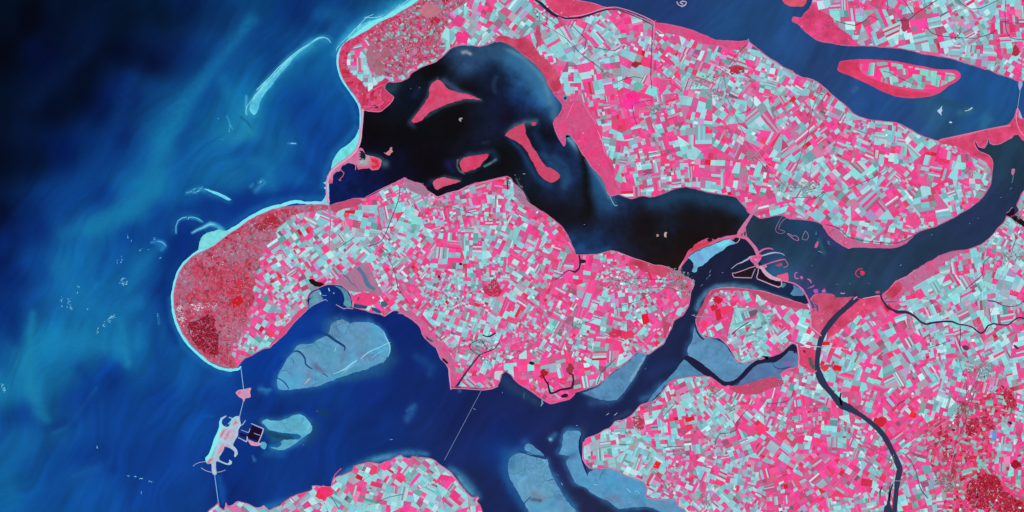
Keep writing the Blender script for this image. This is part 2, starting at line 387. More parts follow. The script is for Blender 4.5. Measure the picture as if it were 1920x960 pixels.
STROKES = [
 # lanes of silt in the open sea
 ([(165,95,14),(110,140,16),(60,190,18)],(4,26,66),.55),
 ([(470,40,14),(420,110,16),(350,190,18),(310,260,20),(290,330,22),(250,390,18),(170,430,16)],(22,122,170),.6),
 ([(520,20,10),(470,70,12),(410,140,12),(370,210,12),(340,270,10)],(8,62,135),.4),
 ([(250,150,16),(215,230,18),(190,300,18),(150,350,20),(100,400,18)],(8,66,135),.4),
 ([(60,590,7),(57,640,8),(52,690,10),(60,740,12),(75,770,12),(88,790,8)],(26,130,172),.55),
 ([(100,812,4),(120,803,4),(138,788,4),(150,770,4),(168,745,3),(180,728,3)],(22,100,155),.6),
 ([(90,650,20),(160,640,24),(230,660,18),(240,680,8)],(22,126,178),.6),
 ([(110,500,16),(150,560,18),(200,590,18),(260,570,12)],(20,114,170),.45),
 ([(225,600,8),(232,650,9),(240,685,6)],(26,126,176),.5),([(262,610,6),(258,650,7)],(20,118,170),.4),
 ([(290,470,8),(262,500,9),(240,540,8)],(22,116,168),.4),([(420,150,12),(440,200,12),(455,240,12)],(24,120,170),.4),
 ([(150,690,10),(170,720,12),(160,760,14),(140,790,10),(90,800,10)],(4,48,125),.45),
 ([(20,520,14),(25,600,14),(30,640,10)],(3,40,110),.5),
 ([(300,560,7),(292,600,7),(290,640,8),(298,680,9)],(8,66,140),.5),
 ([(335,440,10),(330,470,12),(312,500,10),(305,540,10),(312,590,9),(330,640,7)],(4,42,115),.55),
 ([(200,480,6),(190,500,7),(185,520,7)],(7,60,135),.4),
 ([(120,440,12),(170,425,14),(230,400,14),(280,370,14),(300,340,16)],(20,116,166),.4),
 ([(340,395,16),(400,385,12),(460,375,10),(520,370,12),(580,355,10)],(6,48,128),.5),
 ([(560,300,14),(590,330,14),(600,350,10)],(7,55,130),.5),
 ([(470,300,9),(500,310,10),(510,345,9)],(24,120,172),.4),
 ([(530,370,4),(500,380,6),(470,392,5)],(10,60,150),.5),
 ([(790,-10,7),(760,12,8),(735,28,8),(712,38,9),(690,46,10),(670,58,10),(652,72,8),(638,86,6)],(92,208,230),.95),
 ([(640,90,10),(655,60,14),(690,30,16),(740,0,14)],(24,120,175),.6),
 ([(600,25,14),(640,30,16),(625,60,14),(620,100,12)],(20,105,160),.45),
 ([(690,50,10),(660,60,10),(640,85,8),(628,100,6)],(50,160,200),.6),
 ([(780,0,10),(740,15,9),(715,32,8)],(70,190,220),.6),
 # shoal inside the crescent bar, and its halo
 ([(600,85,10),(560,110,12),(530,150,14),(495,195,10),(478,235,8)],(20,115,165),.5),
 ([(465,190,6),(458,215,8),(470,250,10),(440,262,12)],(36,138,178),.55),
 ([(610,78,6),(585,92,7),(560,105,6)],(30,125,172),.5),
 ([(452,220,2.2),(463,228,2.2),(470,238,2)],(8,50,110),.35),
 ([(462,180,1.6),(461,200,1.8),(463,215,1.6)],(90,200,225),.6),
 ([(426,218,1.2),(431,232,1.2),(436,242,1)],(80,190,220),.5),
 # ebb delta shoals near the dune head
 ([(330,437,1.7),(330,424,2.2),(336,413,2.6),(345,409,2.8),(356,407,2.8),(368,410,2.4),(380,416,1.6)],(70,175,220),.85),
 ([(325,436,5),(326,420,6),(334,408,6),(350,403,6),(370,406,5)],(14,90,150),.6),
 ([(340,420,10),(352,432,12),(350,455,12),(345,470,9)],(6,45,135),.6),
 ([(360,437,1.6),(370,431,2.2),(382,426,2.6),(394,420,3.0),(402,421,2.6)],(110,215,240),.9),
 ([(396,420,4),(408,424,5),(418,431,4)],(80,190,220),.75),
 ([(388,432,4),(400,430,4)],(20,90,150),.6),
 ([(284,455,2),(293,452,3),(305,455,4),(309,461,3.5),(303,468,3)],(60,160,210),.65),
 ([(295,457,6),(303,463,7)],(30,120,180),.6),
 ([(350,362,3),(362,358,4),(372,354,4),(384,357,3)],(40,150,195),.65),
 ([(384,358,5),(400,364,6),(420,372,6),(430,378,5)],(24,120,170),.5),
 ([(485,343,2.5),(492,337,3),(498,342,2.5),(488,350,4),(480,358,5)],(60,150,200),.55),
 ([(470,350,3),(474,346,3)],(50,150,200),.5),
 ([(540,269,1.8),(555,269,1.8)],(60,150,205),.6),
 ([(385,780,1.8),(400,781,1.8)],(30,100,170),.4),
 ([(296,590,2),(298,607,2)],(60,150,200),.4),
 ([(140,893,5),(160,885,7),(180,878,8),(200,870,7)],(16,88,160),.5),
 ([(195,845,10),(200,870,10),(215,880,10)],(5,48,122),.4),
 ([(30,950,10),(10,880,14),(40,850,14),(60,835,12)],(14,98,155),.4),
 # halo under the beaches
 ([(605,374,6),(560,372,6),(510,382,7),(470,398,7),(430,425,8)],(24,110,170),.45),
 ([(318,560,4),(322,600,5),(345,650,5),(385,682,6),(430,700,6)],(26,120,180),.4),
 ([(630,95,5),(628,120,6),(632,150,6),(655,185,6),(668,220,7)],(24,105,170),.45),
 ([(668,240,6),(645,268,7),(625,290,7),(612,320,7),(605,350,6)],(28,115,175),.5),
 # Oosterschelde shoals
 ([(612,604,12),(616,628,10),(600,640,6)],(52,100,150),.6),
 ([(530,668,5),(545,650,5),(575,640,5),(600,630,5)],(20,74,150),.5),
 ([(515,700,5),(515,725,5),(530,738,5)],(22,84,160),.5),
 ([(612,577,12),(590,598,14),(560,615,12)],(10,58,148),.45),
 ([(470,205,7),(485,175,7),(515,142,7),(545,112,7),(585,82,5)],(60,165,205),.55),
 ([(640,712,6),(680,702,10),(715,692,12),(735,672,8)],(28,88,135),.75),
 ([(728,690,10),(740,670,10),(735,640,6)],(22,62,110),.6),
 ([(780,668,7),(795,678,9),(810,690,9),(806,700,8)],(20,66,130),.7),
 ([(764,770,4),(776,762,6),(770,775,7),(762,785,6)],(36,100,160),.7),
 ([(490,730,6),(500,735,6),(507,731,3)],(40,120,180),.6),
 ([(520,745,10),(560,742,14),(600,740,14)],(10,58,132),.5),
 ([(485,730,2),(505,731,2)],(50,130,190),.5),
 ([(600,770,5),(612,775,6)],(16,58,90),.7),
 ([(590,790,6),(595,810,7),(585,825,6)],(14,60,115),.6),
 ([(555,600,12),(575,610,12),(600,600,10)],(10,62,150),.5),
 ([(500,806,6),(515,822,9),(535,828,9),(520,835,8)],(30,100,150),.85),
 ([(505,812,5),(520,818,7),(545,820,5)],(18,60,88),.7),
 ([(500,850,7),(530,850,7)],(22,95,160),.6),
 ([(580,830,8),(592,800,8)],(20,62,110),.5),
 ([(485,795,5),(480,815,8),(487,833,6)],(14,40,90),.4),
 ([(474,856,2),(477,863,3)],(70,140,200),.6),
 ([(590,925,7),(560,935,8),(530,945,8),(500,950,7)],(36,125,180),.6),
 ([(627,900,5),(650,885,6),(690,865,7),(730,855,7),(768,848,6),(800,852,5)],(50,125,170),.75),
 ([(700,862,4),(728,856,5)],(80,150,185),.6),
 ([(844,880,6),(862,890,8),(880,912,9),(893,930,8)],(50,110,155),.85),
 ([(860,895,3),(874,915,4),(885,925,3)],(110,165,195),.6),
 ([(408,895,6),(415,920,8),(418,940,6)],(14,80,165),.8),
 ([(948,850,12),(945,880,10),(960,920,9),(980,950,8)],(18,75,140),.75),
 ([(1033,822,5),(1040,815,4)],(40,105,155),.8),
 ([(1032,824,2.8)],(140,205,230),.9),
 ([(985,830,8),(995,842,6)],(30,90,150),.7),
 ([(970,845,10),(1000,850,8)],(20,70,135),.5),
 ([(945,712,9),(962,725,10),(985,740,9),(1008,756,6)],(32,60,95),.8),
 ([(1110,755,8),(1140,755,8),(1160,745,6)],(40,80,125),.7),
 ([(1090,815,6),(1096,800,6)],(30,45,80),.6),
 ([(1205,748,7),(1225,740,8),(1240,725,8),(1255,716,6)],(45,95,145),.8),
 ([(1180,772,5),(1165,780,5),(1150,790,3)],(50,70,110),.6),
 ([(1218,700,10),(1240,690,10),(1265,682,8)],(26,48,100),.6),
 ([(1307,580,5),(1312,565,5),(1325,548,5),(1345,538,5),(1380,536,5),(1410,540,5),(1440,552,4),(1480,565,4)],(70,130,165),.85),
 ([(1287,645,5),(1286,665,6)],(40,60,110),.6),
 ([(1120,925,8),(1160,945,8)],(30,55,100),.5),
 ([(862,733,3)],(60,110,150),.8),
]
LAKE_STR = [
 ([(821,147,3),(808,156,3),(802,180,3),(788,203,3),(770,227,4)],(40,70,90),.8),([(770,230,3),(800,218,3),(828,201,3),(872,188,3),(902,188,3)],(46,74,88),.7),
 ([(861,300,3),(880,292,3),(916,288,3)],(50,86,100),.7),([(866,323,2.4),(890,320,2.4),(905,306,2.4)],(46,70,90),.6),([(810,340,3),(835,331,3),(863,338,3)],(44,80,94),.7),
 ([(945,90,3),(960,96,4),(985,114,4.5),(1006,134,5),(1018,152,5),(1026,172,5),(1032,190,5)],(110,165,175),.8),
 ([(960,110,12),(990,130,14),(1012,160,14),(1022,190,10)],(58,124,165),.75),
 ([(900,92,8),(930,92,8)],(46,88,124),.6),([(1040,295,6),(1060,312,7),(1066,335,7),(1056,350,6)],(36,80,120),.55),
 ([(940,100,12),(980,125,14),(1005,160,14)],(45,95,140),.5),
 ([(860,96,8),(880,98,9),(900,108,9),(925,100,9),(945,90,8)],(44,78,112),.8),
 ([(868,98,3),(874,97,3),(882,101,2.5)],(165,165,185),.85),
 ([(930,145,4),(925,160,4),(928,172,4)],(36,58,90),.7),
 ([(1035,185,8),(1040,205,9),(1040,220,8)],(60,110,150),.8),
 ([(726,170,5),(736,165,6),(742,158,5)],(34,62,78),.7),
 ([(832,152,6),(850,165,6),(870,175,5),(890,184,4)],(50,75,110),.9),
 ([(778,180,6),(784,165,5)],(20,34,66),.6),
 ([(770,232,5),(775,238,4)],(40,55,85),.7),
 ([(951,250,5),(965,236,5),(985,230,6),(1005,228,5)],(55,100,120),.8),
 ([(1010,235,4),(1004,250,6),(1018,275,8)],(16,50,88),.6),
 ([(956,262,4),(975,280,4),(992,310,5),(1008,335,6),(1030,348,6)],(24,62,105),.75),
 ([(1020,290,7),(1035,310,8),(1052,325,8),(1060,340,7)],(32,80,120),.6),
 ([(850,305,7),(840,308,8),(850,320,6)],(24,28,80),.7),
 ([(858,300,1.2),(857,312,1.2),(862,321,1.2),(870,325,1)],(110,140,145),.8),
 ([(875,290,3),(900,286,4),(925,285,5),(930,297,6)],(26,50,85),.7),
 ([(908,312,1.6),(920,306,1.8),(930,299,1.6)],(100,160,170),.8),
 ([(808,338,4),(804,345,5)],(22,50,75),.6),
 ([(906,268,3),(915,266,3)],(50,90,95),.4),
 ([(716,303,6),(722,308,7)],(60,90,105),.9),
 ([(690,290,4),(705,292,4),(716,297,3)],(30,90,90),.5),
 ([(1068,262,7),(1082,278,8),(1098,300,8),(1112,322,8),(1128,350,8),(1150,380,7)],(44,95,138),.7),
 ([(1064,258,3),(1076,270,4),(1091,287,4),(1104,306,4),(1118,326,4),(1133,350,4),(1142,370,3)],(95,155,180),.85),
 ([(1066,250,3),(1078,262,3)],(110,190,210),.7),
 ([(1092,265,4),(1088,275,4)],(40,75,120),.7),
 ([(1080,255,9),(1065,262,6)],(10,10,18),.0),
 ([(1105,320,10),(1120,345,12),(1130,370,14),(1140,390,12)],(34,78,122),.6),
 ([(1088,270,6),(1094,300,6),(1098,330,7),(1100,370,8),(1105,390,8)],(10,8,12),.85),
 ([(1220,380,10),(1260,368,10),(1310,365,10),(1360,378,9),(1395,395,7)],(28,60,92),.75),
 ([(1200,415,12),(1260,405,14),(1340,405,12),(1380,415,8)],(14,9,13),.5),
 ([(1085,468,6),(1110,474,5),(1140,466,5)],(30,70,120),.7),
 ([(1262,432,5)],(24,26,60),.7),
 ([(1030,368,5)],(22,20,60),.5),
 ([(900,255,8),(912,262,8)],(16,18,44),.6),
 ([(968,335,1.4),(975,350,1.6),(984,365,1.6),(992,378,1.5)],(130,140,160),.5),
]
VOLK_STR = [
 ([(1450,510,9),(1460,506,8),(1470,512,7)],(38,92,134),.8),
 ([(1540,435,6),(1556,452,6),(1578,466,5)],(50,60,118),.5),
 ([(1500,545,8),(1515,555,7),(1530,546,6),(1545,545,4)],(66,62,128),.6),
 ([(1520,570,5),(1528,578,5),(1534,585,4)],(70,80,150),.8),
 ([(1545,475,4),(1536,450,4)],(40,100,110),.6),
 ([(1660,555,5),(1675,545,5)],(58,62,130),.6),
 ([(1475,525,5),(1490,528,6),(1480,515,4)],(30,90,110),.5),
]
HARI_STR = [
 ([(1765,190,8),(1785,195,8),(1810,200,7)],(30,74,105),.7),
 ([(1800,212,6),(1820,205,6)],(52,110,130),.6),
 ([(1850,225,10),(1845,238,8)],(44,110,150),.7),
 ([(1600,170,4),(1606,165,4)],(60,100,145),.6),
 ([(1275,5,8)],(24,50,90),.5),
]

for P_, col_, w_, op_ in ((ROGGEN,(40,106,164),5,.7),(NJB,(38,108,162),5,.7),(FA,(40,102,156),6,.8),(FB,(42,96,148),5,.75),(FC,(46,92,140),4,.65),(FD,(50,92,140),4,.65),(CRES,(50,150,196),4,.6)):
    for k_ in range(0, len(P_), 6):
        seg = [P_[(k_ + j_) % len(P_)] for j_ in range(7)]
        h_ = (math.sin(k_ * 1.7) + 1) / 2
        STROKES.insert(0, ([(p[0], p[1], w_ * (.7 + .9 * h_)) for p in seg], col_, op_))

def paint(base_pts, strokes, soft, aniso, mott=0.0):
    # flow-aligned warp: long in the direction of the tidal streams
    a = math.radians(-58)
    u = wx * math.cos(a) + wy * math.sin(a); v = -wx * math.sin(a) + wy * math.cos(a)
    u, v = u + 55 * fbm(wx / 190 + 2, wy / 190, 3), v + 60 * fbm(wx / 170 + 7, wy / 170 + 4, 3)   # the streams bend and curl
    wpx = fbm(u / 160, v / 60, 4) * aniso; wpy = fbm(u / 160 + 31, v / 60 + 47, 4) * aniso
    xx = wx + wpx; yy = wy + wpy
    c = interp(base_pts, xx, yy, soft)
    for ax in (0, 1):                          # silt diffuses: soften the field
        for rr in (3, 4, 5):
            pad = [(0, 0)] * 3; pad[ax] = (rr + 1, rr)
            cs = np.cumsum(np.pad(c, pad, mode='edge'), axis=ax)
            n_ = c.shape[ax]
            c = (np.take(cs, np.arange(2 * rr + 1, 2 * rr + 1 + n_), axis=ax) - np.take(cs, np.arange(0, n_), axis=ax)) / (2 * rr + 1)
    g = 1 + 0.15 * fbm(u / 120 + 5, v / 30 + 3, 5) + 0.09 * fbm(u / 60 + 9, v / 9 + 3, 4)
    if mott:
        g = g + mott * fbm(wx / 16 + 3, wy / 16, 5) + mott * .5 * fbm(wx / 5, wy / 5 + 8, 3)
    c = c * g[..., None]
    sxw = wx + 2.2 * fbm(wx / 18, wy / 18, 3); syw = wy + 2.2 * fbm(wx / 18 + 9, wy / 18 + 4, 3)
    for pts, col, op in strokes:
        r = max(p[2] for p in pts) * 2.8 + 6
        x0 = min(p[0] for p in pts) - r; x1 = max(p[0] for p in pts) + r
        y0 = min(p[1] for p in pts) - r; y1 = max(p[1] for p in pts) + r
        i0 = max(0, int((x0 - WX0) / WST)); i1 = int((x1 - WX0) / WST) + 1
        j0 = max(0, int((y0 - WY0) / WST)); j1 = int((y1 - WY0) / WST) + 1
        sx = sxw[j0:j1, i0:i1]; sy = syw[j0:j1, i0:i1]
        small = max(p[2] for p in pts) < 5
        if small: sx = wx[j0:j1, i0:i1]; sy = wy[j0:j1, i0:i1]
        if len(pts) == 1: d = np.hypot(sx - pts[0][0], sy - pts[0][1]); w = np.full(d.shape, pts[0][2])
        else: d, w = dist_line(sx, sy, pts)
        al = op * np.exp(-(d / (w * 1.15)) ** 2)
        al = al * (1 + 0.25 * fbm(sx / 6, sy / 6, 2)); al = np.clip(al, 0, 1)
        c[j0:j1, i0:i1] = c[j0:j1, i0:i1] * (1 - al[..., None]) + np.array(col) * al[..., None]
    return np.clip(c, 0, 255)

ncx, ncy = wx.shape[1] - 1, wx.shape[0] - 1
cx = wx[:-1, :-1] + WST / 2; cy = wy[:-1, :-1] + WST / 2
in_l = inside(LAKE, cx, cy); in_v = inside(VOLK, cx, cy) & ~in_l; in_h = inside(HARI, cx, cy) & ~in_l & ~in_v
in_s = ~(in_l | in_v | in_h)
WZ = 0.0
def water_mesh(name, mask, colr):
    jj, ii = np.nonzero(mask)
    W = wx.shape[1]
    q = np.stack([jj * W + ii, (jj + 1) * W + ii, (jj + 1) * W + ii + 1, jj * W + ii + 1], 1)
    used, inv = np.unique(q.ravel(), return_inverse=True)
    fx = X(wx.ravel()[used]); fy = Y(wy.ravel()[used])
    me = bpy.data.meshes.new(name)
    me.vertices.add(len(used))
    me.vertices.foreach_set("co", np.stack([fx, fy, np.full(len(fx), WZ)], 1).astype(np.float32).ravel())
    me.loops.add(len(inv)); me.loops.foreach_set("vertex_index", inv.astype(np.int32))
    me.polygons.add(len(q)); me.polygons.foreach_set("loop_start", np.arange(0, len(inv), 4, dtype=np.int32))
    me.update(calc_edges=True)
    at = me.color_attributes.new("col", 'FLOAT_COLOR', 'POINT')
    a4 = np.ones((len(used), 4), np.float32); a4[:, :3] = base(colr.reshape(-1, 3)[used])
    at.data.foreach_set("color", a4.ravel())
    me.materials.append(M_WATER())
    o = bpy.data.objects.new(name, me); COL.objects.link(o); o["kind"] = "structure"
    return o
water_mesh("sea", in_s, paint(SEA_PTS, STROKES, 17, 12))
water_mesh("lake", in_l, paint(LAKE_PTS, LAKE_STR, 7, 6, .30))
water_mesh("lake", in_v, paint(VOLK_PTS, VOLK_STR, 16, 6, .05))
water_mesh("river", in_h, paint(HARI_PTS, HARI_STR, 16, 6))
# open water on to the horizon
B = 6000
V = [(-B, -B, -0.6), (B, -B, -0.6), (B, B, -0.6), (-B, B, -0.6)]
link("ocean", V, [(0, 1, 2, 3)], base((6, 45, 110)), M_WATER(), None, STRUCT)

# ------------------------------------------------------------------ the land
L1 = [(617,385),(605,383),(590,383),(572,384),(542,386),(530,388),(510,392),(495,399),(480,405),(465,413),(450,425),(437,433),(425,441),(405,457),(390,466),(370,475),(360,481),(345,496),(335,511),(329,530),(325,553),(326,575),(331,600),(342,625),(357,645),(375,662),(392,677),(412,687),(430,691),(446,689),(452,680),(460,672),(475,666),(480,662),(495,654),(507,652),(513,645),(519,640),(537,625),(550,607),(565,592),(577,580),(577,560),(580,552),(587,545),(596,541),(605,537),(614,534),(622,534),(632,534),(642,537),(651,544),(657,553),(660,566),(659,576),(670,579),(682,582),(692,585),(702,588),(712,590),(720,593),(728,588),(737,582),(747,584),(757,590),(764,594),(772,600),(780,605),(787,612),(790,619),(791,627),(799,637),(807,645),(817,652),(822,662),(825,672),(833,680),(840,690),(841,703),(843,716),(845,731),(855,725),(870,727),(890,728),(905,729),(915,730),(922,728),(932,724),(938,715),(941,703),(948,697),(958,704),(964,712),(975,722),(984,727),(992,732),(1003,740),(1015,748),(1024,753),(1032,756),(1050,753),(1067,749),(1074,742),(1080,736),(1100,730),(1120,723),(1133,714),(1150,697),(1161,690),(1172,682),(1179,676),(1188,667),(1197,659),(1207,663),(1217,665),(1230,655),(1245,645),(1252,630),(1256,622),(1260,615),(1264,602),(1273,596),(1282,590),(1291,575),(1294,562),(1296,547),(1300,539),(1302,532),(1297,524),(1290,520),(1276,514),(1262,507),(1250,500),(1240,497),(1225,496),(1212,491),(1200,487),(1190,484),(1172,477),(1160,472),(1145,469),(1132,473),(1118,476),(1100,477),(1080,477),(1078,468),(1073,460),(1070,451),(1065,441),(1055,425),(1037,410),(1022,399),(1007,390),(992,384),(984,378),(980,366),(972,358),(968,348),(962,340),(958,333),(951,330),(940,332),(930,334),(910,339),(890,343),(873,350),(855,358),(840,361),(828,366),(820,369),(812,363),(802,357),(797,350),(791,345),(785,342),(778,341),(770,341),(762,334),(755,334),(745,339),(735,344),(715,355),(697,366),(685,371),(672,371),(660,372),(645,377),(630,380)]
L2 = [(785,0),(770,11),(755,20),(735,32),(725,36),(715,40),(700,49),(690,56),(680,61),(667,69),(655,75),(645,82),(640,89),(637,97),(634,112),(636,130),(642,147),(655,165),(667,182),(675,196),(677,212),(681,210),(684,207),(692,209),(700,210),(708,210),(715,209),(723,203),(730,197),(736,190),(739,182),(733,177),(727,172),(722,166),(724,158),(730,154),(740,155),(750,154),(760,150),(767,145),(771,139),(778,134),(792,126),(805,121),(817,117),(828,108),(837,100),(843,94),(850,89),(859,86),(870,85),(880,86),(890,87),(898,88),(905,87),(915,84),(925,80),(931,77),(940,78),(955,82),(965,90),(975,98),(987,107),(997,115),(1008,125),(1017,135),(1023,145),(1027,156),(1034,168),(1040,178),(1048,188),(1053,196),(1053,205),(1047,215),(1040,222),(1036,232),(1041,246),(1047,260),(1053,269),(1058,275),(1061,266),(1061,254),(1065,250),(1071,255),(1077,265),(1083,272),(1087,282),(1092,290),(1098,296),(1103,304),(1107,312),(1115,319),(1122,327),(1129,336),(1135,346),(1136,353),(1138,361),(1144,368),(1152,367),(1160,365),(1172,370),(1185,373),(1202,368),(1220,370),(1235,367),(1245,363),(1255,359),(1267,354),(1285,351),(1302,354),(1322,360),(1342,364),(1365,367),(1380,370),(1385,376),(1390,382),(1398,391),(1402,399),(1412,403),(1425,410),(1440,408),(1455,405),(1467,404),(1480,411),(1495,412),(1507,413),(1522,415),(1532,417),(1542,422),(1546,430),(1551,438),(1560,447),(1570,455),(1580,461),(1590,466),(1602,464),(1615,464),(1630,465),(1645,465),(1660,466),(1677,465),(1690,461),(1700,456),(1707,448),(1715,440),(1732,431),(1745,428),(1757,424),(1775,415),(1790,408),(1802,400),(1817,392),(1830,382),(1843,370),(1850,359),(1857,348),(1860,335),(1861,320),(1862,307),(1860,298),(1855,291),(1846,287),(1838,284),(1832,279),(1828,270),(1827,262),(1830,268),(1835,276),(1845,278),(1851,270),(1853,258),(1855,268),(1862,272),(1870,272),(1878,269),(1885,265),(1892,261),(1898,258),(1901,254),(1908,253),(1913,256),(1916,262),(1925,266),(1960,268),(2080,268),(2080,225),(1960,222),(1922,222),(1914,221),(1912,212),(1910,203),(1905,203),(1903,213),(1899,222),(1892,231),(1885,236),(1870,239),(1850,243),(1840,246),(1820,251),(1802,256),(1780,261),(1760,264),(1748,260),(1737,257),(1728,253),(1720,250),(1712,245),(1705,241),(1692,234),(1680,229),(1662,227),(1645,225),(1635,224),(1625,222),(1612,218),(1600,212),(1590,201),(1580,192),(1570,185),(1560,177),(1551,168),(1542,160),(1535,155),(1527,150),(1515,146),(1502,144),(1492,138),(1485,132),(1475,128),(1467,124),(1455,115),(1440,106),(1430,98),(1422,92),(1414,85),(1405,78),(1400,76),(1385,77),(1372,76),(1355,75),(1340,74),(1325,67),(1310,61),(1298,56),(1285,52),(1272,49),(1260,46),(1247,44),(1232,42),(1220,39),(1202,32),(1185,25),(1170,20),(1155,16),(1143,14),(1132,12),(1120,8),(1110,5),(1100,3),(1085,0),(1040,-25),(1000,-60),(990,-120),(860,-120),(815,-30)]
L3 = [(1524,-10),(1522,0),(1520,12),(1514,19),(1507,25),(1503,33),(1495,32),(1486,31),(1484,39),(1490,43),(1497,47),(1504,54),(1512,62),(1522,69),(1532,76),(1545,80),(1560,82),(1575,85),(1590,86),(1615,87),(1633,87),(1652,89),(1670,90),(1690,92),(1710,96),(1727,101),(1745,104),(1765,107),(1782,110),(1795,114),(1808,118),(1820,122),(1833,126),(1845,130),(1855,132),(1862,136),(1876,141),(1890,145),(1900,149),(1910,153),(1925,152),(1960,158),(2080,175),(2080,-120),(1530,-120)]
L5 = [(2080,350),(1960,345),(1925,352),(1918,358),(1914,363),(1911,372),(1907,380),(1905,386),(1908,390),(1909,396),(1904,400),(1899,405),(1887,404),(1884,412),(1880,418),(1872,425),(1864,435),(1855,445),(1848,451),(1840,457),(1828,462),(1815,467),(1800,469),(1785,470),(1775,474),(1762,479),(1752,485),(1740,492),(1728,499),(1715,507),(1708,512),(1701,517),(1694,521),(1680,527),(1672,536),(1665,545),(1659,549),(1652,553),(1645,553),(1635,556),(1625,558),(1615,560),(1607,559),(1600,556),(1590,557),(1578,557),(1567,557),(1564,553),(1560,551),(1551,550),(1542,550),(1534,550),(1526,552),(1521,557),(1519,562),(1526,568),(1528,576),(1524,580),(1519,573),(1516,568),(1511,570),(1503,568),(1490,564),(1478,560),(1465,556),(1452,552),(1440,548),(1430,545),(1420,544),(1403,541),(1385,539),(1367,538),(1350,539),(1341,541),(1334,544),(1328,553),(1323,563),(1318,575),(1313,583),(1308,590),(1304,597),(1304,605),(1306,612),(1311,622),(1316,630),(1323,633),(1332,633),(1342,634),(1350,635),(1358,642),(1365,650),(1373,663),(1380,677),(1387,681),(1395,682),(1405,679),(1415,676),(1428,674),(1440,671),(1450,668),(1460,664),(1469,659),(1477,651),(1484,645),(1491,646),(1494,652),(1495,668),(1495,685),(1486,690),(1477,691),(1467,697),(1463,702),(1466,712),(1450,706),(1439,708),(1425,712),(1411,716),(1390,722),(1372,724),(1365,722),(1357,724),(1345,715),(1338,710),(1332,706),(1320,704),(1310,705),(1290,706),(1272,709),(1262,712),(1254,717),(1247,726),(1240,735),(1232,745),(1222,752),(1212,755),(1200,759),(1192,768),(1185,777),(1177,782),(1167,787),(1159,788),(1152,790),(1148,796),(1142,802),(1136,804),(1130,807),(1121,813),(1110,817),(1103,819),(1097,823),(1095,830),(1093,838),(1092,849),(1092,860),(1095,867),(1100,873),(1105,877),(1112,880),(1122,879),(1130,879),(1140,878),(1150,880),(1158,885),(1167,890),(1178,894),(1190,898),(1199,901),(1207,905),(1211,911),(1212,918),(1211,926),(1211,933),(1220,935),(1230,936),(1240,937),(1250,938),(1258,936),(1265,938),(1268,944),(1271,950),(1277,953),(1283,956),(1287,962),(1300,1000),(1310,1080),(2080,1080)]
L6 = [(380,1000),(385,968),(391,957),(400,950),(406,945),(410,941),(412,950),(419,955),(422,949),(424,941),(427,949),(436,946),(441,942),(446,939),(455,941),(465,944),(473,948),(480,951),(488,951),(495,947),(504,956),(514,951),(525,947),(531,941),(537,937),(545,932),(555,927),(570,923),(585,918),(585,910),(602,911),(620,912),(622,904),(625,897),(633,892),(642,890),(651,886),(660,882),(663,876),(667,872),(680,869),(695,866),(704,868),(712,870),(722,865),(732,862),(742,856),(752,852),(756,856),(767,859),(776,855),(783,857),(795,858),(807,859),(817,864),(825,871),(834,876),(842,882),(849,889),(855,897),(862,907),(870,917),(877,925),(885,932),(893,931),(899,933),(895,939),(900,946),(903,953),(906,962),(915,1000),(930,1080),(370,1080)]
TIEN = [(1570,130),(1572,122),(1575,115),(1590,113),(1610,111),(1627,111),(1645,112),(1662,113),(1680,115),(1697,118),(1715,122),(1735,125),(1752,129),(1770,130),(1790,131),(1797,134),(1801,140),(1800,146),(1797,150),(1788,156),(1780,160),(1770,168),(1760,175),(1750,179),(1740,181),(1725,183),(1710,184),(1693,183),(1677,180),(1664,175),(1652,170),(1640,164),(1627,157),(1613,151),(1600,145),(1590,140),(1580,137),(1573,134)]

LZ = 0.12
ZONES = []          # polygons of marsh, dune, wood, town, water: no crops there

def bias(x, y):
    """more bare soil (cyan) or more crop (pink) in a district"""
    s = 0.0
    for bx, by, r, d in BIAS: s += d * math.exp(-((x - bx) ** 2 + (y - by) ** 2) / (r * r))
    return s
BIAS = [(600,440,100,.28),(720,410,70,.22),(682,112,40,.7),(930,30,80,.2),(690,470,60,.2),(1080,60,50,.1),(1790,540,90,.2),(1600,650,60,.1),(1250,820,90,.12),(1120,850,50,.3),(1750,60,100,.12),(650,560,60,.0),(860,520,70,.12),(870,370,70,.15),(1000,500,80,-.15),(1120,600,90,-.2),(1180,560,60,-.1),(1000,660,60,-.1),
        (1100,60,60,-.05),(1230,240,80,-.15),(1300,270,70,.1),(1180,190,40,-.5),(1450,180,60,.12),(1530,290,60,.25),(1490,300,60,.1),(1600,300,60,-.05),(1480,270,40,-.3),(1700,350,80,0),(1830,400,60,.1),
        (1600,40,60,.05),(1680,60,80,.12),(1850,60,60,.1),(1720,180,60,.4),(1840,520,90,.35),(1740,570,70,.2),(1600,650,60,0.0),(1350,590,50,.05),(1420,620,50,.2),(1800,640,50,.1),
        (1180,850,60,.35),(1130,870,50,.3),(1350,800,90,.12),(1500,900,100,-.15),(1560,880,80,-.2),(1600,740,60,-.2),(1700,800,60,-.15),(1850,820,100,-.25),(700,930,120,.22),(820,900,60,.2),(550,940,40,.1),(560,600,40,-.3),(700,560,40,-.35),(730,640,40,.0),(500,560,60,.15),(950,590,70,-.05),(900,110,50,.1),(1300,440,60,0)]
PINKS = [((252,64,148),5),((246,58,132),4),((236,76,148),5),((250,66,158),3),((226,74,138),4),((208,88,146),4),((200,112,160),3.4),((240,52,104),2),((220,62,104),1.2),((214,32,52),.4),((200,80,124),1.6),((190,76,116),1.4),((168,84,118),1.0),((222,130,176),1.6)]
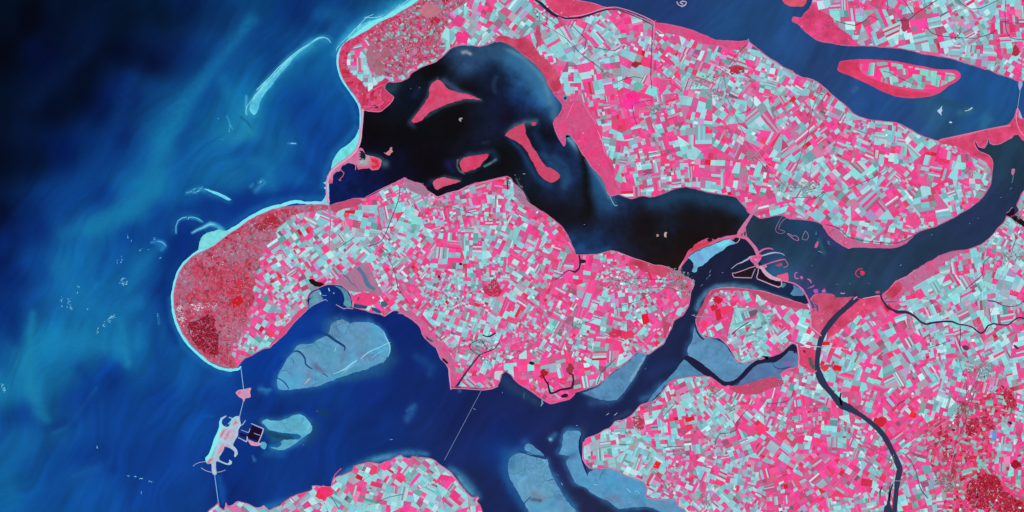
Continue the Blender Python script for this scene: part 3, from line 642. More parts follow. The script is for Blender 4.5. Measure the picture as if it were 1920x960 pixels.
CYANS = [((140,218,224),6),((124,206,214),5),((148,204,214),4),((162,226,232),4.5),((112,188,192),3),((154,178,192),3.4),((188,236,240),2.6),((132,178,186),2.2),((126,228,224),2.6),((190,204,214),.9),((176,154,200),1.1),((205,150,205),.6),((138,160,166),1.9),((94,164,160),1.2),((150,124,146),.9),((172,156,172),1.4),((116,96,116),.35)]
def pick(L, r=random):
    t = r.uniform(0, sum(w for _, w in L))
    for c, w in L:
        t -= w
        if t <= 0: return c
    return L[-1][0]
def jitter(c, a=9):
    k = random.uniform(-a, a)
    return tuple(min(255, max(0, v + k + random.uniform(-a * .6, a * .6))) for v in c)

def bsp(poly, amin, amax, parent_c, out, x_bias, pal, ang):
    A = abs(area(poly))
    if A < 6: return
    lim = amin * math.exp(random.uniform(0, math.log(amax / amin)))
    if A < lim:
        mx = sum(p[0] for p in poly) / len(poly); my = sum(p[1] for p in poly) / len(poly)
        nb = x_bias + 0.75 * float(fbm(mx / 13 + 2, my / 13 + 5, 2))
        out.append((poly, parent_c if (parent_c is not None and random.random() < 0.34) else pal(nb)))
        return
    ca, sa = math.cos(ang), math.sin(ang)
    u = [p[0] * ca + p[1] * sa for p in poly]; v = [-p[0] * sa + p[1] * ca for p in poly]
    w, h = max(u) - min(u), max(v) - min(v)
    if parent_c is None or random.random() < 0.55: parent_c = pal(x_bias)
    strips = random.random() < 0.15 and A < amax * 1.9
    long_u = (w > h) if not strips else (w < h)
    n = random.choice([3, 4, 5, 6]) if strips else 2
    lo, hi = (min(u), max(u)) if long_u else (min(v), max(v))
    if strips and (hi - lo) / n < 2.2: strips = False; n = 2; long_u = w > h; lo, hi = (min(u), max(u)) if long_u else (min(v), max(v))
    nrm = (ca, sa) if long_u else (-sa, ca)
    rest = poly
    cuts = [lo + (hi - lo) * (k + random.uniform(-.18, .18) / (1 if n == 2 else 1.4)) / n for k in range(1, n)]
    for c in cuts:
        a = clip_half(rest, nrm, c); b = clip_half(rest, (-nrm[0], -nrm[1]), -c)
        if len(a) >= 3:
            if n > 2: out.append((a, pal(x_bias) if random.random() < .8 else parent_c))
            else: bsp(a, amin, amax, parent_c, out, x_bias, pal, ang)
        rest = b
        if len(rest) < 3: return
    if n > 2: out.append((rest, pal(x_bias)))
    else: bsp(rest, amin, amax, parent_c if random.random() < .5 else None, out, x_bias, pal, ang)

def farm_pal(b):
    p = min(.93, max(.07, 0.495 + 0.85 * b))
    q = jitter(pick(CYANS if random.random() < p else PINKS), 10)
    return tuple(v * .93 + m * .07 for v, m in zip(q, (196, 150, 178)))

def warp(p, amp=3.2, wl=45.0):
    x, y = p
    return (x + amp * float(fbm(x / wl, y / wl, 2)), y + amp * float(fbm(x / wl + 40, y / wl + 70, 2)))

def warp_all(polys, amp, wl):
    pts = np.array([q for pl, _ in polys for q in pl])
    if not len(pts): return []
    w = np.stack([pts[:, 0] + amp * fbm(pts[:, 0] / wl, pts[:, 1] / wl, 2), pts[:, 1] + amp * fbm(pts[:, 0] / wl + 40, pts[:, 1] / wl + 70, 2)], 1)
    out = []; k = 0
    for pl, c in polys:
        out.append(([tuple(q) for q in w[k:k + len(pl)]], c)); k += len(pl)
    return out

def mosaic(poly, cell, amin, amax, pal, amp=3.0, wl=45.0, base_ang=None, angvar=0.13, usebias=True, road=0.45, gap=0.10):
    """parcels in irregular districts, each with its own direction, cut to the outline"""
    A = np.array([p[:2] for p in poly]); x0, y0 = A.min(0) - 10; x1, y1 = A.max(0) + 10
    nx = int((x1 - x0) / cell) + 2; ny = int((y1 - y0) / cell) + 2
    sites = {}
    for i in range(-1, nx + 1):
        for j in range(-1, ny + 1):
            sites[i, j] = (x0 + (i + random.uniform(.08, .92)) * cell, y0 + (j + random.uniform(.08, .92)) * cell)
    leaves = []
    for i in range(nx):
        for j in range(ny):
            s = sites[i, j]
            c = [(s[0] - 2 * cell, s[1] - 2 * cell), (s[0] + 2 * cell, s[1] - 2 * cell), (s[0] + 2 * cell, s[1] + 2 * cell), (s[0] - 2 * cell, s[1] + 2 * cell)]
            for di in (-2, -1, 0, 1, 2):
                for dj in (-2, -1, 0, 1, 2):
                    if (di or dj) and (i + di, j + dj) in sites:
                        t = sites[i + di, j + dj]
                        n = (t[0] - s[0], t[1] - s[1]); L = math.hypot(*n) + 1e-9; n = (n[0] / L, n[1] / L)
                        m = ((s[0] + t[0]) / 2, (s[1] + t[1]) / 2)
                        c = clip_half(c, n, n[0] * m[0] + n[1] * m[1] - road / 2)
                        if len(c) < 3: break
                if len(c) < 3: break
            if len(c) < 3: continue
            cxy = np.mean(np.array(c), 0)
            if base_ang is None:
                a = float(fbm(cxy[0] / 260, cxy[1] / 260, 2)) * 2.0 + random.gauss(0, angvar)
            else: a = base_ang + random.gauss(0, angvar)
            b = bias(cxy[0], cxy[1]) + float(fbm(cxy[0] / 70 + 3, cxy[1] / 70, 2)) * 0.5 if usebias else float(fbm(cxy[0] / 34 + 3, cxy[1] / 34, 3)) * 1.6
            kf = math.exp(random.gauss(0.1, .36)) if usebias else 1.0
            bsp(c, amin * kf, amax * kf, None, leaves, b, pal, a)
    if gap: leaves = [(shrink(pl, gap) if area(pl) > 0 else shrink(pl[::-1], gap), c) for pl, c in leaves]
    leaves = warp_all(leaves, amp, wl)
    leaves = warp_all(leaves, 0.5, 7.0)
    cen = np.array([np.mean(np.array(pl), 0) for pl, _ in leaves])
    pts = np.array([q for pl, _ in leaves for q in pl]); ins = inside(poly, pts[:, 0], pts[:, 1])
    out = []; k = 0
    plist = [tuple(p[:2]) for p in poly]
    for (pl, c) in leaves:
        f = ins[k:k + len(pl)]; k += len(pl)
        if f.all(): out.append((pl, c))
        elif f.any():
            mx, my = np.mean(np.array(pl), 0)
            q = clip_convex(plist, pl if area(pl) > 0 else pl[::-1])
            if len(q) >= 3 and abs(area(q)) > 2: out.append((q, c))
    if ZONES and usebias:
        cen = np.array([np.mean(np.array(pl), 0) for pl, _ in out])
        keep = np.ones(len(out), bool)
        for zpoly in ZONES: keep &= ~inside(zpoly, cen[:, 0], cen[:, 1])
        # parcels only half under another surface stay (they lie lower)
        out = [o for o, kk in zip(out, keep) if kk or random.random() < 0]
    return out

def mosaic_mesh(name, leaves, z, mat, props):
    V = []; F = []; C = []
    for pl, c in leaves:
        if area([(p[0], -p[1]) for p in pl]) < 0: pl = pl[::-1]
        q = [pl[0]]
        for p in pl[1:]:
            if abs(p[0] - q[-1][0]) + abs(p[1] - q[-1][1]) > 0.05: q.append(p)
        if len(q) < 3: continue
        s = len(V); V += [(X(p[0]), Y(p[1]), z) for p in q]; F.append(tuple(range(s, s + len(q)))); C.append(c)
    C = base(np.array(C))
    return link(name, V, F, C, mat, None, props, percorner=True)

def ground_col(a, b, sc=25.0):
    a = base(a); b = base(b)
    def f(x, y):
        x = np.asarray(x); y = np.asarray(y)
        t = np.clip(0.5 + 0.95 * fbm(x / sc, y / sc, 4), 0, 1)[..., None]
        m = (1 + 0.16 * fbm(x / 4.5 + 7, y / 4.5, 3))[..., None]
        return (a * (1 - t) + b * t) * m
    return f

# ---- zones -------------------------------------------------------
DUNE1 = [(620,386),(605,385),(590,385),(572,386),(542,388),(510,394),(480,407),(450,427),(425,443),(405,459),(390,468),(370,477),(360,483),(346,498),(337,512),(331,530),(327,555),(328,576),(333,600),(344,624),(359,644),(376,660),(393,675),(412,685),(430,689),(442,686),(440,672),(432,660),(436,646),(446,640),(455,625),(464,612),(468,600),(462,588),(470,575),(478,560),(474,545),(480,530),(476,512),(485,495),(490,475),(503,458),(512,448),(520,430),(535,415),(548,405),(570,398),(600,395),(622,394)]
DUNE2 = [(785,2),(755,22),(735,34),(715,42),(700,51),(680,63),(655,77),(646,84),(642,90),(656,86),(668,78),(685,74),(698,86),(702,100),(700,118),(706,135),(722,142),(738,146),(750,142),(762,136),(775,124),(790,118),(815,110),(832,98),(838,86),(826,72),(830,58),(842,46),(838,30),(850,20),(862,12),(880,0),(860,-40),(810,-30)]
STRIP2 = [(655,76),(645,83),(640,90),(637,98),(635,112),(637,130),(643,147),(656,165),(668,182),(676,196),(679,208),(684,206),(700,209),(715,208),(730,196),(738,182),(727,173),(721,166),(722,158),(730,151),(722,146),(705,160),(690,172),(684,162),(676,150),(664,142),(654,132),(650,118),(652,104),(658,92),(668,84),(680,76),(690,66),(712,54),(734,40),(756,28),(745,27),(720,38),(690,57)]
MARSH_N = [(925,80),(935,68),(950,68),(966,74),(984,71),(996,78),(1003,88),(1013,104),(1025,112),(1036,124),(1045,138),(1050,152),(1053,166),(1043,172),(1032,168),(1026,155),(1021,144),(1015,134),(1006,124),(995,114),(985,106),(973,97),(962,88),(950,82),(937,78)]
MARSH_E = [(1035,171),(1046,176),(1053,170),(1060,176),(1072,190),(1088,189),(1100,196),(1112,215),(1122,235),(1128,252),(1131,270),(1138,287),(1147,300),(1152,318),(1153,334),(1158,350),(1166,360),(1158,364),(1146,367),(1139,360),(1136,350),(1131,340),(1124,328),(1116,318),(1108,311),(1103,302),(1098,295),(1093,289),(1088,281),(1084,271),(1077,263),(1071,254),(1061,252),(1060,264),(1057,273),(1050,262),(1043,246),(1038,232),(1042,222),(1050,213),(1055,204),(1054,196),(1046,185)]
MARSH_V = [(1757,263),(1802,254),(1842,245),(1875,238),(1892,231),(1903,221),(1912,221),(1922,224),(2078,227),(2078,266),(1925,264),(1915,260),(1908,252),(1900,253),(1885,264),(1870,271),(1856,267),(1852,258),(1848,270),(1840,276),(1836,274),(1830,264),(1826,262),(1830,274),(1838,285),(1856,292),(1861,307),(1860,322),(1856,316),(1850,306),(1838,298),(1822,290),(1806,281),(1794,275),(1780,272),(1764,270)]
MARSH_C = [(1541,421),(1560,424),(1572,430),(1582,441),(1593,449),(1620,455),(1650,458),(1672,460),(1700,450),(1715,440),(1707,449),(1699,456),(1688,461),(1677,464),(1645,464),(1615,463),(1602,463),(1590,465),(1570,454),(1551,437)]
MARSH_H = [(1521,10),(1515,19),(1507,25),(1503,32),(1487,33),(1486,38),(1498,47),(1512,61),(1532,75),(1560,81),(1590,85),(1614,86),(1600,76),(1592,64),(1578,56),(1564,45),(1562,34),(1548,25),(1535,18),(1528,8)]
MARSH_G = [(1222,42),(1245,45),(1260,48),(1285,53),(1310,62),(1340,75),(1372,77),(1400,77),(1402,86),(1385,94),(1370,92),(1350,84),(1330,84),(1310,78),(1290,72),(1270,66),(1240,60),(1228,52)]
MARSH_G2 = [(1020,-40),(1062,-2),(1100,4),(1132,13),(1152,17),(1118,22),(1098,31),(1076,33),(1052,30),(1034,18),(1022,4)]
MARSH_K = [(1521,560),(1530,552),(1545,551),(1560,552),(1568,558),(1600,557),(1606,561),(1598,568),(1580,582),(1564,594),(1553,606),(1545,620),(1538,634),(1523,620),(1522,600),(1521,585),(1529,577)]
MARSH_K2 = [(1610,562),(1652,554),(1656,566),(1662,575),(1650,572),(1640,580),(1628,588),(1612,588),(1598,602),(1580,616),(1560,630),(1548,636),(1556,612),(1572,594),(1592,577)]
MARSH_K3 = [(1496,646),(1512,652),(1530,656),(1531,680),(1530,694),(1524,700),(1512,690),(1502,686),(1496,676)]
MARSH_L = [(1653,552),(1665,543),(1680,526),(1701,516),(1715,506),(1740,491),(1762,479),(1785,471),(1812,470),(1790,482),(1770,492),(1755,505),(1745,520),(1722,530),(1702,543),(1692,556),(1678,566),(1664,572),(1657,562)]
MARSH_P = [(1306,592),(1315,574),(1322,560),(1330,545),(1350,541),(1385,541),(1420,546),(1440,550),(1465,558),(1490,566),(1512,572),(1518,582),(1500,578),(1478,575),(1460,572),(1440,566),(1422,554),(1400,546),(1370,544),(1345,545),(1336,552),(1328,564),(1322,580),(1316,592),(1311,604),(1308,618)]
MARSH_T = [(1370,725),(1390,723),(1411,717),(1425,713),(1439,709),(1450,706),(1464,711),(1470,720),(1460,724),(1440,730),(1425,738),(1400,740),(1380,737),(1368,730)]
MARSH_S = [(1182,484),(1200,488),(1225,497),(1245,499),(1262,508),(1262,514),(1250,520),(1236,518),(1222,512),(1205,510),(1196,500),(1184,494)]
WOODS_P = {
 "dune": [(352,612),(357,603),(366,603),(378,596),(386,590),(398,592),(404,600),(402,612),(408,622),(411,640),(408,655),(410,664),(404,670),(396,666),(382,660),(368,648),(356,630)],
 "mid": [(905,542),(912,536),(918,532),(924,522),(932,528),(938,536),(943,544),(938,552),(928,558),(916,554),(908,548)],
}
ZONES += [DUNE1, DUNE2, STRIP2, MARSH_N, MARSH_E, MARSH_V, MARSH_C, MARSH_H, MARSH_G, MARSH_G2, MARSH_K, MARSH_K2, MARSH_K3, MARSH_L, MARSH_P, MARSH_T]

def coast(poly, amp=0.5):
    return rough(dens(smooth(poly, True, 3), 1.6), amp, 0.22)

LANDS = []; DIKES = []
grass = ground_col((218, 88, 142), (176, 112, 154), 14)
land_defs = [("land", L1, 54, 26, 150), ("land", L2, 60, 34, 230), ("land", L3, 76, 46, 330), ("land", L5, 58, 30, 190), ("land", L6, 58, 42, 250)]
for nm, poly, cell, amin, amax in land_defs:
    pl = coast(poly)
    sheet(nm, pl, LZ, 0.35, grass, M_SOIL(), 14, None, STRUCT)
    inner = shrink(shrink(poly, 1.0), 1.0)
    inner = [p for p in inner]
    lv = mosaic(inner, cell, amin, amax, farm_pal, amp=3.0)
    mosaic_mesh("farmland", lv, LZ + 0.02, M_FIELD(), STRUCT)
    # pale dike along the water line
    rp = shrink(pl, 0.5)[::2]
    for k in range(0, len(rp), 24):              # broken into stretches, some overgrown
        seg = [(p[0], p[1], random.uniform(.5, 1.0)) for p in (rp + rp[:2])[k:k + random.choice([14, 20, 25])]]
        if len(seg) > 3: DIKES.append(seg)

merge_ribbons("dike", DIKES, LZ + .1, .02, [random.choice([(214,134,176),(200,120,164),(222,150,190),(190,104,150)]) for _ in DIKES], M_STONE(), STRUCT, 1)

def zone_mosaic(name, poly, pal, cell, amin, amax, z, mat, amp=3.0, wl=14, basec=None, props=STRUCT, angvar=1.5, gap=0.0, road=0.0):
    pl = rough(dens(smooth(poly, True, 2), 3), 0.6, 0.2)
    if basec is not None: sheet(name, pl, z - 0.01, 0.05, basec, mat, 10, None, props)
    lv = mosaic(pl, cell, amin, amax, pal, amp=amp, wl=wl, angvar=angvar, usebias=False, road=road, gap=gap)
    mosaic_mesh(name, lv, z, mat, props)

def pal_from(L, a=8):
    return lambda b=0: jitter(pick(L), a)

DR = [((190,68,94),5),((176,58,82),3),((200,80,108),4),((154,56,76),2),((184,88,116),3),((204,58,90),1.4)]
DM = [((176,104,132),5),((168,116,142),5),((184,88,116),3),((156,106,128),3),((168,138,166),1.4),((190,98,128),3),((146,86,106),1.2)]
dune_pal = lambda b=0: jitter(pick(DR if random.random() < .5 + b else DM), 6)
_unused = ([((192,78,108),5),((176,96,124),5),((168,112,138),4),((200,60,95),3),((172,50,70),3),((150,98,118),2),((205,90,130),2),((190,40,60),1.2),((165,140,165),1),((130,60,75),1),((215,95,120),1.5)])
zone_mosaic("dunes", DUNE1, dune_pal, 16, 7, 46, LZ + 0.045, M_SOIL(), 3.0, 9, ground_col((190,78,108),(168,98,124),10))
scrub_pal = pal_from([((175,95,125),5),((190,75,110),4),((160,112,135),4),((235,50,110),2),((140,150,155),2),((120,190,190),2),((195,60,90),2),((205,110,155),3),((150,60,80),1),((130,205,205),1.3),((150,130,160),2)])
zone_mosaic("scrubland", DUNE2, scrub_pal, 26, 6, 55, LZ + 0.045, M_SOIL(), 3.0, 10, ground_col((180,90,125),(200,75,115),10))
zone_mosaic("marsh", STRIP2, pal_from([((205,65,105),5),((198,58,95),3),((215,75,125),3),((180,75,105),1),((190,45,70),1)]), 30, 20, 160, LZ + 0.05, M_SOIL(), 4, 14, ground_col((205,65,108),(195,75,110),12))

MCOL = {
 "a": ((184,54,84),(210,84,118)), "b": ((230,64,128),(200,88,134)), "c": ((214,86,140),(180,112,150)), "d": ((236,76,140),(196,60,98)),
 "e": ((212,92,134),(182,62,90)), "f": ((198,70,112),(180,80,110)), "g": ((228,78,126),(198,60,98)),
}
_mz = [0]
def marsh(name, poly, key, z=LZ + 0.05, amp=0.9):
    _mz[0] += 1; z += 0.0009 * _mz[0]
    a, b = MCOL[key]
    pl = rough(dens(smooth(poly, True, 2), 2.5), amp, 0.15)
    sheet(name, pl, z, 0.08, ground_col(a, b, 16), M_SOIL(), 3.2, None, STRUCT)
for p, k in ((MARSH_N,"a"),(MARSH_E,"b"),(MARSH_V,"g"),(MARSH_C,"c"),(MARSH_H,"d"),(MARSH_G,"b"),(MARSH_G2,"g"),(MARSH_K,"e"),(MARSH_K2,"g"),(MARSH_K3,"g"),(MARSH_L,"c"),(MARSH_P,"f"),(MARSH_T,"f"),(MARSH_S,"a")):
    marsh("marsh", p, k)
# meadows and scrub patches seen as even patches of colour
PATCH = [("meadow",(700,112),16,26,(168,108,126)),("meadow",(712,128),12,16,(172,112,128)),("meadow",(806,20),20,14,(178,108,130)),("meadow",(722,100),10,12,(170,100,120)),
 ("meadow",(868,70),14,16,(232,62,140)),("meadow",(860,40),10,12,(222,72,138)),
 ("meadow",(445,565),12,9,(205,34,52)),("meadow",(436,548),16,5,(200,40,62)),("meadow",(450,533),9,10,(190,52,70)),
 ("meadow",(510,415),22,9,(172,48,66)),("meadow",(490,425),14,8,(165,56,74)),
 ("meadow",(1185,180),16,11,(250,52,150)),("meadow",(1178,196),12,9,(248,56,152)),("meadow",(1195,163),10,9,(110,178,165)),("meadow",(1710,413),16,15,(232,72,140)),
 ("meadow",(1010,258),0,0,(0,0,0)),("meadow",(683,566),18,9,(248,60,118)),("meadow",(700,560),14,8,(240,72,128)),("meadow",(1155,625),14,9,(205,52,92)),("meadow",(1177,628),14,10,(226,56,100)),
 ("meadow",(1160,495),0,0,(0,0,0)),("meadow",(612,920),15,12,(240,52,110)),("meadow",(604,928),12,10,(236,44,92)),("meadow",(1820,475),0,0,(0,0,0)),
 ("meadow",(1010,70),8,22,(180,70,100)),("meadow",(990,45),0,0,(0,0,0)),("meadow",(1193,120),9,7,(165,45,60)),("meadow",(1383,128),15,8,(190,55,80)),("meadow",(750,770),0,0,(0,0,0)),
 ("meadow",(1345,562),9,7,(195,30,55)),("meadow",(1347,590),6,12,(205,35,60)),("meadow",(1210,598),7,11,(220,32,60)),("meadow",(1068,692),8,10,(150,60,75)),("meadow",(1020,700),8,8,(175,30,45)),
 ("meadow",(1155,865),0,0,(0,0,0)),("meadow",(1232,872),6,8,(228,36,40)),("meadow",(1293,786),10,5,(238,30,60)),("meadow",(1850,905),20,14,(165,28,48)),("meadow",(1712,778),7,6,(236,30,40)),
 ("meadow",(1905,870),9,9,(160,28,48)),("meadow",(1650,790),14,10,(205,38,62)),("meadow",(1625,905),12,8,(200,44,72)),("meadow",(1547,888),0,0,(0,0,0)),("meadow",(1548,644),9,4,(240,30,50)),("meadow",(1570,690),9,6,(225,30,48)),("meadow",(1547,690),7,6,(225,50,70)),
 ("meadow",(1696,45),10,13,(168,60,92)),("meadow",(1905,96),7,12,(180,50,70)),("meadow",(928,540),0,0,(0,0,0)),("meadow",(1700,172),0,0,(0,0,0)),
 ("meadow",(596,526),0,0,(0,0,0)),("meadow",(1252,40),0,0,(0,0,0))]
for nm, (px, py), rx, ry, c in PATCH:
    if rx == 0: continue
    if max(rx, ry) > 12 or c[0] < 200:          # ragged natural patch
        n = 11; a0 = random.uniform(0, 6)
        pl = [(px + rx * math.cos(a0 + k * 2 * math.pi / n) * random.uniform(.6, 1.25), py + ry * math.sin(a0 + k * 2 * math.pi / n) * random.uniform(.6, 1.25)) for k in range(n)]
        pl = rough(dens(pl, 2), 1.6, .3)
    else:                                       # one crop parcel
        t = random.uniform(-.6, .6); ct, st = math.cos(t), math.sin(t)
        pl = [(px + u * rx * ct - v * ry * st, py + u * rx * st + v * ry * ct) for u, v in ((-.9, -.8), (.85, -.9), (.9, .75), (.1, .8), (.05, .95), (-.85, .9))]
    c2 = jitter(c, 14)
    sheet(nm, dens(pl, 4), LZ + 0.058 + random.random() * 0.01, 0.02, ground_col(c, c2, 10), M_SOIL(), 5, None, STRUCT)

for p, k in (([(745,587),(757,590),(772,600),(787,612),(792,627),(807,644),(817,651),(825,671),(840,689),(845,720),(852,724),(856,700),(852,680),(842,660),(832,648),(818,634),(806,622),(800,606),(784,594),(768,584),(754,580)],"c"),
             ([(577,580),(560,596),(545,612),(530,630),(518,641),(508,651),(516,634),(532,614),(548,596),(560,584),(572,574)],"b"),
             ([(626,532),(640,520),(656,508),(670,496),(686,492),(696,505),(702,520),(712,540),(720,552),(705,556),(690,548),(668,548),(654,545),(643,537)],"m"),
             ([(661,556),(680,548),(705,552),(712,560),(704,570),(690,573),(672,568),(662,566)],"p"),
             ([(842,716),(846,700),(852,704),(862,716),(856,724),(846,729)],"b"),
             ([(962,345),(970,348),(982,362),(990,378),(1000,386),(1014,394),(1004,396),(988,388),(974,378),(964,362)],"n"),
             ([(618,386),(634,381),(660,373),(676,373),(680,380),(664,388),(645,392),(628,398)],"f"),
             ([(762,336),(780,342),(796,352),(806,362),(800,370),(784,364),(768,356),(752,348)],"m"),
             ([(1660,552),(1672,538),(1683,528),(1692,532),(1690,543),(1682,552),(1672,560)],"a")):
    MCOL.setdefault("m", ((178,112,146),(160,120,150))); MCOL.setdefault("p", ((248,66,130),(225,70,130))); MCOL.setdefault("n", ((190,100,140),(150,130,160)))
    marsh("meadow", p, k, LZ + .056)

# rosy mixed country in the south-east: small parcels, gardens and copses
SE = [(1728,800),(1760,782),(1786,790),(1806,752),(1850,740),(1880,722),(1900,735),(1905,765),(1880,790),(1850,812),(1870,850),(1860,878),(1905,905),(1990,940),(2060,1070),(1770,1070),(1764,960),(1775,930),(1760,905),(1748,880),(1738,850),(1735,820)]
zone_mosaic("farmland", SE, pal_from([((228,66,124),5),((212,76,122),4),((192,60,92),1.8),((238,62,138),4),((204,104,142),3.4),((150,145,152),2.4),((120,190,184),4.2),((140,200,196),2),((170,40,60),2.0),((215,50,75),2),((165,80,110),2)]), 40, 14, 110, LZ + 0.04, M_FIELD(), 3.5, 24)

# ---- inlets, creeks, canals and ponds --------------------------------
def water_strip(name, pts, c, z=LZ + 0.075, sm=3, jit=.08):
    ribbon(name, pts, z, 0.02, c, M_WATER(), None, STRUCT, sm=sm, jit=jit)
water_strip("canal", [(1610,554,13),(1598,566,11),(1586,577,10),(1570,591,11),(1556,607,11),(1545,623,11),(1538,640,10),(1534,660,9),(1532,680,9),(1533,694,11),(1539,710,14),(1546,722,12),(1558,736,10),(1568,748,12),(1578,759,15),(1590,764,14),(1600,770,11),(1615,779,8.5),(1630,790,9),(1645,803,9.5),(1658,818,10),(1668,836,10),(1676,852,10),(1683,868,11),(1687,880,11),(1683,900,10),(1680,925,9),(1677,960,9),(1672,1000,9),(1668,1080,9)], (42,48,80))
water_strip("harbor_basin", [(1578,760,4),(1575,748,3.5),(1577,736,3)], (36,44,70))
water_strip("harbor_basin", [(1669,905,1.5),(1667,925,2.5),(1666,945,6),(1665,952,14),(1664,975,15),(1663,1010,12)], (38,46,76))
water_strip("creek", [(998,-6,3),(1004,0,3.2),(1014,6,5),(1024,16,5.5),(1036,26,5.5),(1050,33,5),(1065,35.5,4.6),(1085,33.5,4),(1105,28,3.4),(1125,21,2.8),(1142,17.5,2.4),(1156,17.5,2),(1175,24,1.6),(1200,35,1.5),(1222,46,1.6)], (34,32,62))
for pts in [[(1224,46,1.4),(1222,80,1.3),(1221,110,1.3),(1220,140,1.3),(1222,166,1.1)],[(1160,153,1.2),(1175,147,1.4),(1190,144,1.4),(1206,147,1)],[(1070,45,1),(1085,60,1.1),(1099,75,1.3),(1096,92,1.5)],[(1103,86,.8),(1125,91,1),(1148,95,1),(1165,90,.8),(1182,84,.8)],
            [(1400,84,1.2),(1386,97,1.1),(1375,110,1),(1368,122,1)],[(1026,22,1),(1025,45,1)],[(1190,194,1),(1206,190,1),(1222,188,.9)],[(1186,198,1.2),(1188,215,1.2),(1194,235,1)],[(1385,214,1),(1405,207,1),(1412,196,1.1),(1412,180,1)],
            [(750,350,1.2),(748,372,1.2),(741,392,1.2),(732,415,1.3),(724,436,1.3),(715,452,1.3),(702,459,1),(687,462,1)],[(630,468,1),(648,456,1),(665,445,1)],
            [(1018,480,1),(1000,490,.8)],[(1372,627,2.6),(1382,618,1.6),(1394,610,1.8),(1404,604,2)],[(951,332,2.2),(951.5,345,2.6),(952,355,3)],
            [(1858,480,1.2),(1845,492,1.2),(1842,515,1.2),(1826,529,1.3),(1811,542,1.1)],[(1802,550,1),(1801,566,1.1)],[(1852,564,2),(1865,565,2.4),(1878,572,1.6),(1893,575,1.2),(1908,573,1.1),(1920,564,1.2)],
            [(1800,611,1.6),(1801,628,1.5),(1799,645,1.4),(1803,658,1.2),(1815,672,1.2)],[(1785,637,1),(1762,646,1),(1740,653,.9)],[(1692,849,1.3),(1705,860,1.3),(1717,882,1.4),(1722,905,1.4),(1728,920,1.8),(1740,934,2)],[(1696,751,1.6),(1686,756,1.6),(1682,762,1.6)],
            [(1690,-6,1.2),(1702,12,1.2),(1712,27,1.2)],[(1757,0,1.4),(1740,11,1.4),(1722,22,1.3),(1707,35,1.3),(1695,39,1.1),(1682,38,1)],[(1662,-6,1),(1665,14,1.1),(1662,22,1)],[(1565,39,1.2),(1580,43,1.2),(1602,48,1.4),(1620,40,1.3),(1632,30,1.1),(1648,38,1)],
            [(1797,0,1.1),(1806,9,1.1),(1820,17,1.2),(1838,16,1.2),(1856,8,1.2),(1872,0,1.1)],[(1735,50,1.2),(1747,62,1.3),(1762,67,1.2),(1790,70,1.1),(1830,72,1.1),(1860,62,1.1),(1868,55,1)],[(1886,0,1.1),(1884,25,1.1),(1886,55,1.1),(1893,70,1.1),(1902,73,1),(1920,75,1)],[(1886,44,1),(1905,43,1),(1920,44,1)],
            [(1246,722,1),(1237,742,1.1),(1226,756,1)],[(1266,756,1),(1252,772,1),(1243,782,1)],[(1402,767,1.1),(1390,780,1),(1382,793,1.1),(1381,806,1),(1366,812,1.2),(1350,813,1.2),(1342,826,1),(1340,842,.9)],[(1244,840,1.2),(1260,837,1.1),(1285,838,1)],
            [(1236,888,1),(1228,880,1)],[(1232,888,1.1),(1242,902,1.1),(1252,918,1)],[(1160,833,1),(1180,834,1)],[(1876,905,0.1),(1876,906,.1)],[(1867,932,1),(1890,925,1)],[(860,480,.1),(861,481,.1)],[(1430,420,.1),(1431,421,.1)],
            [(1440,757,1),(1465,755,1),(1480,750,1),(1487,738,1.1),(1487,728,1)],[(1120,720,1.4),(1127,700,1.2),(1140,686,1.1),(1155,672,1)],[(1467,413,.1),(1468,413,.1)],[(1520,374,1),(1532,370,1.1),(1545,360,1.2),(1556,372,.1)],
            [(1590,355,1),(1610,345,1),(1640,332,1),(1662,318,.9)],[(1450,390,.1),(1451,390,.1)],[(1516,370,1),(1480,371,.8)],[(620,930,1.2),(628,942,1.3),(636,955,1.3)],[(705,942,1),(730,932,1),(755,927,1)],
            [(727,480,1),(736,500,1.3),(742,518,1.3),(746,538,1.4),(754,552,1.3),(766,568,1)],[(905,640,.1),(906,640,.1)]]:
    if pts[0][2] < .3: continue
    water_strip("ditch", pts, (96,50,92) if random.random() < .5 else (70,52,84), LZ + 0.07, sm=2)
water_strip("river", [(1651,552,3),(1653,560,3.2),(1658,568,3.6),(1665,577,5),(1674,581,4),(1682,585,6.5),(1692,585,6),(1702,586,5),(1710,590,4.5),(1718,596,4),(1727,604,3.6),(1737,608,3.4),(1750,605,3.6),(1768,603,3.4),(1785,603,3.4),(1797,608,2.8),(1812,610,2.4),(1824,614,2.6),(1832,621,3),(1839,625,3),(1846,621,3),(1852,611,3),(1863,607,2.6),(1878,609,2.4),(1890,609,2.6),(1898,603,2.6),(1908,596,2.6),(1916,596,2.8),(1930,604,3),(1990,640,3)], (52,36,72))
water_strip("creek", [(1660,566,1.2),(1672,566,1.6),(1680,566,.8)], (60,70,110))
water_strip("canal", [(845,727,.8),(852,726,1.5),(858,722,4.5),(862,716,3.8),(870,704,3.2),(880,690,2.8),(892,675,2.6),(899,666,2.4),(912,660,2),(926,655,1.8),(932,648,1.6),(937,641,1.6)], (38,42,72), jit=0.03)
water_strip("moat", [(899,665,1.2),(888,660,1.3),(880,651,1.4),(884,643,1.3),(895,638,1.2),(902,637,1.2),(908,646,1.3),(914,656,1.3)], (54,44,70))
water_strip("creek", [(905,628,2.4),(912,631,2),(920,630,3),(930,624,2.4)], (40,24,44))
water_strip("creek", [(1027,716,3),(1029,728,3.6),(1032,737,4),(1040,736,3.4),(1050,731,3.6),(1062,729,4.2),(1072,727,4),(1075,716,3.6),(1074,703,3),(1066,700,1.6)], (44,22,42))
water_strip("creek", [(1018,703,2),(1022,712,3),(1027,720,3)], (48,26,44))
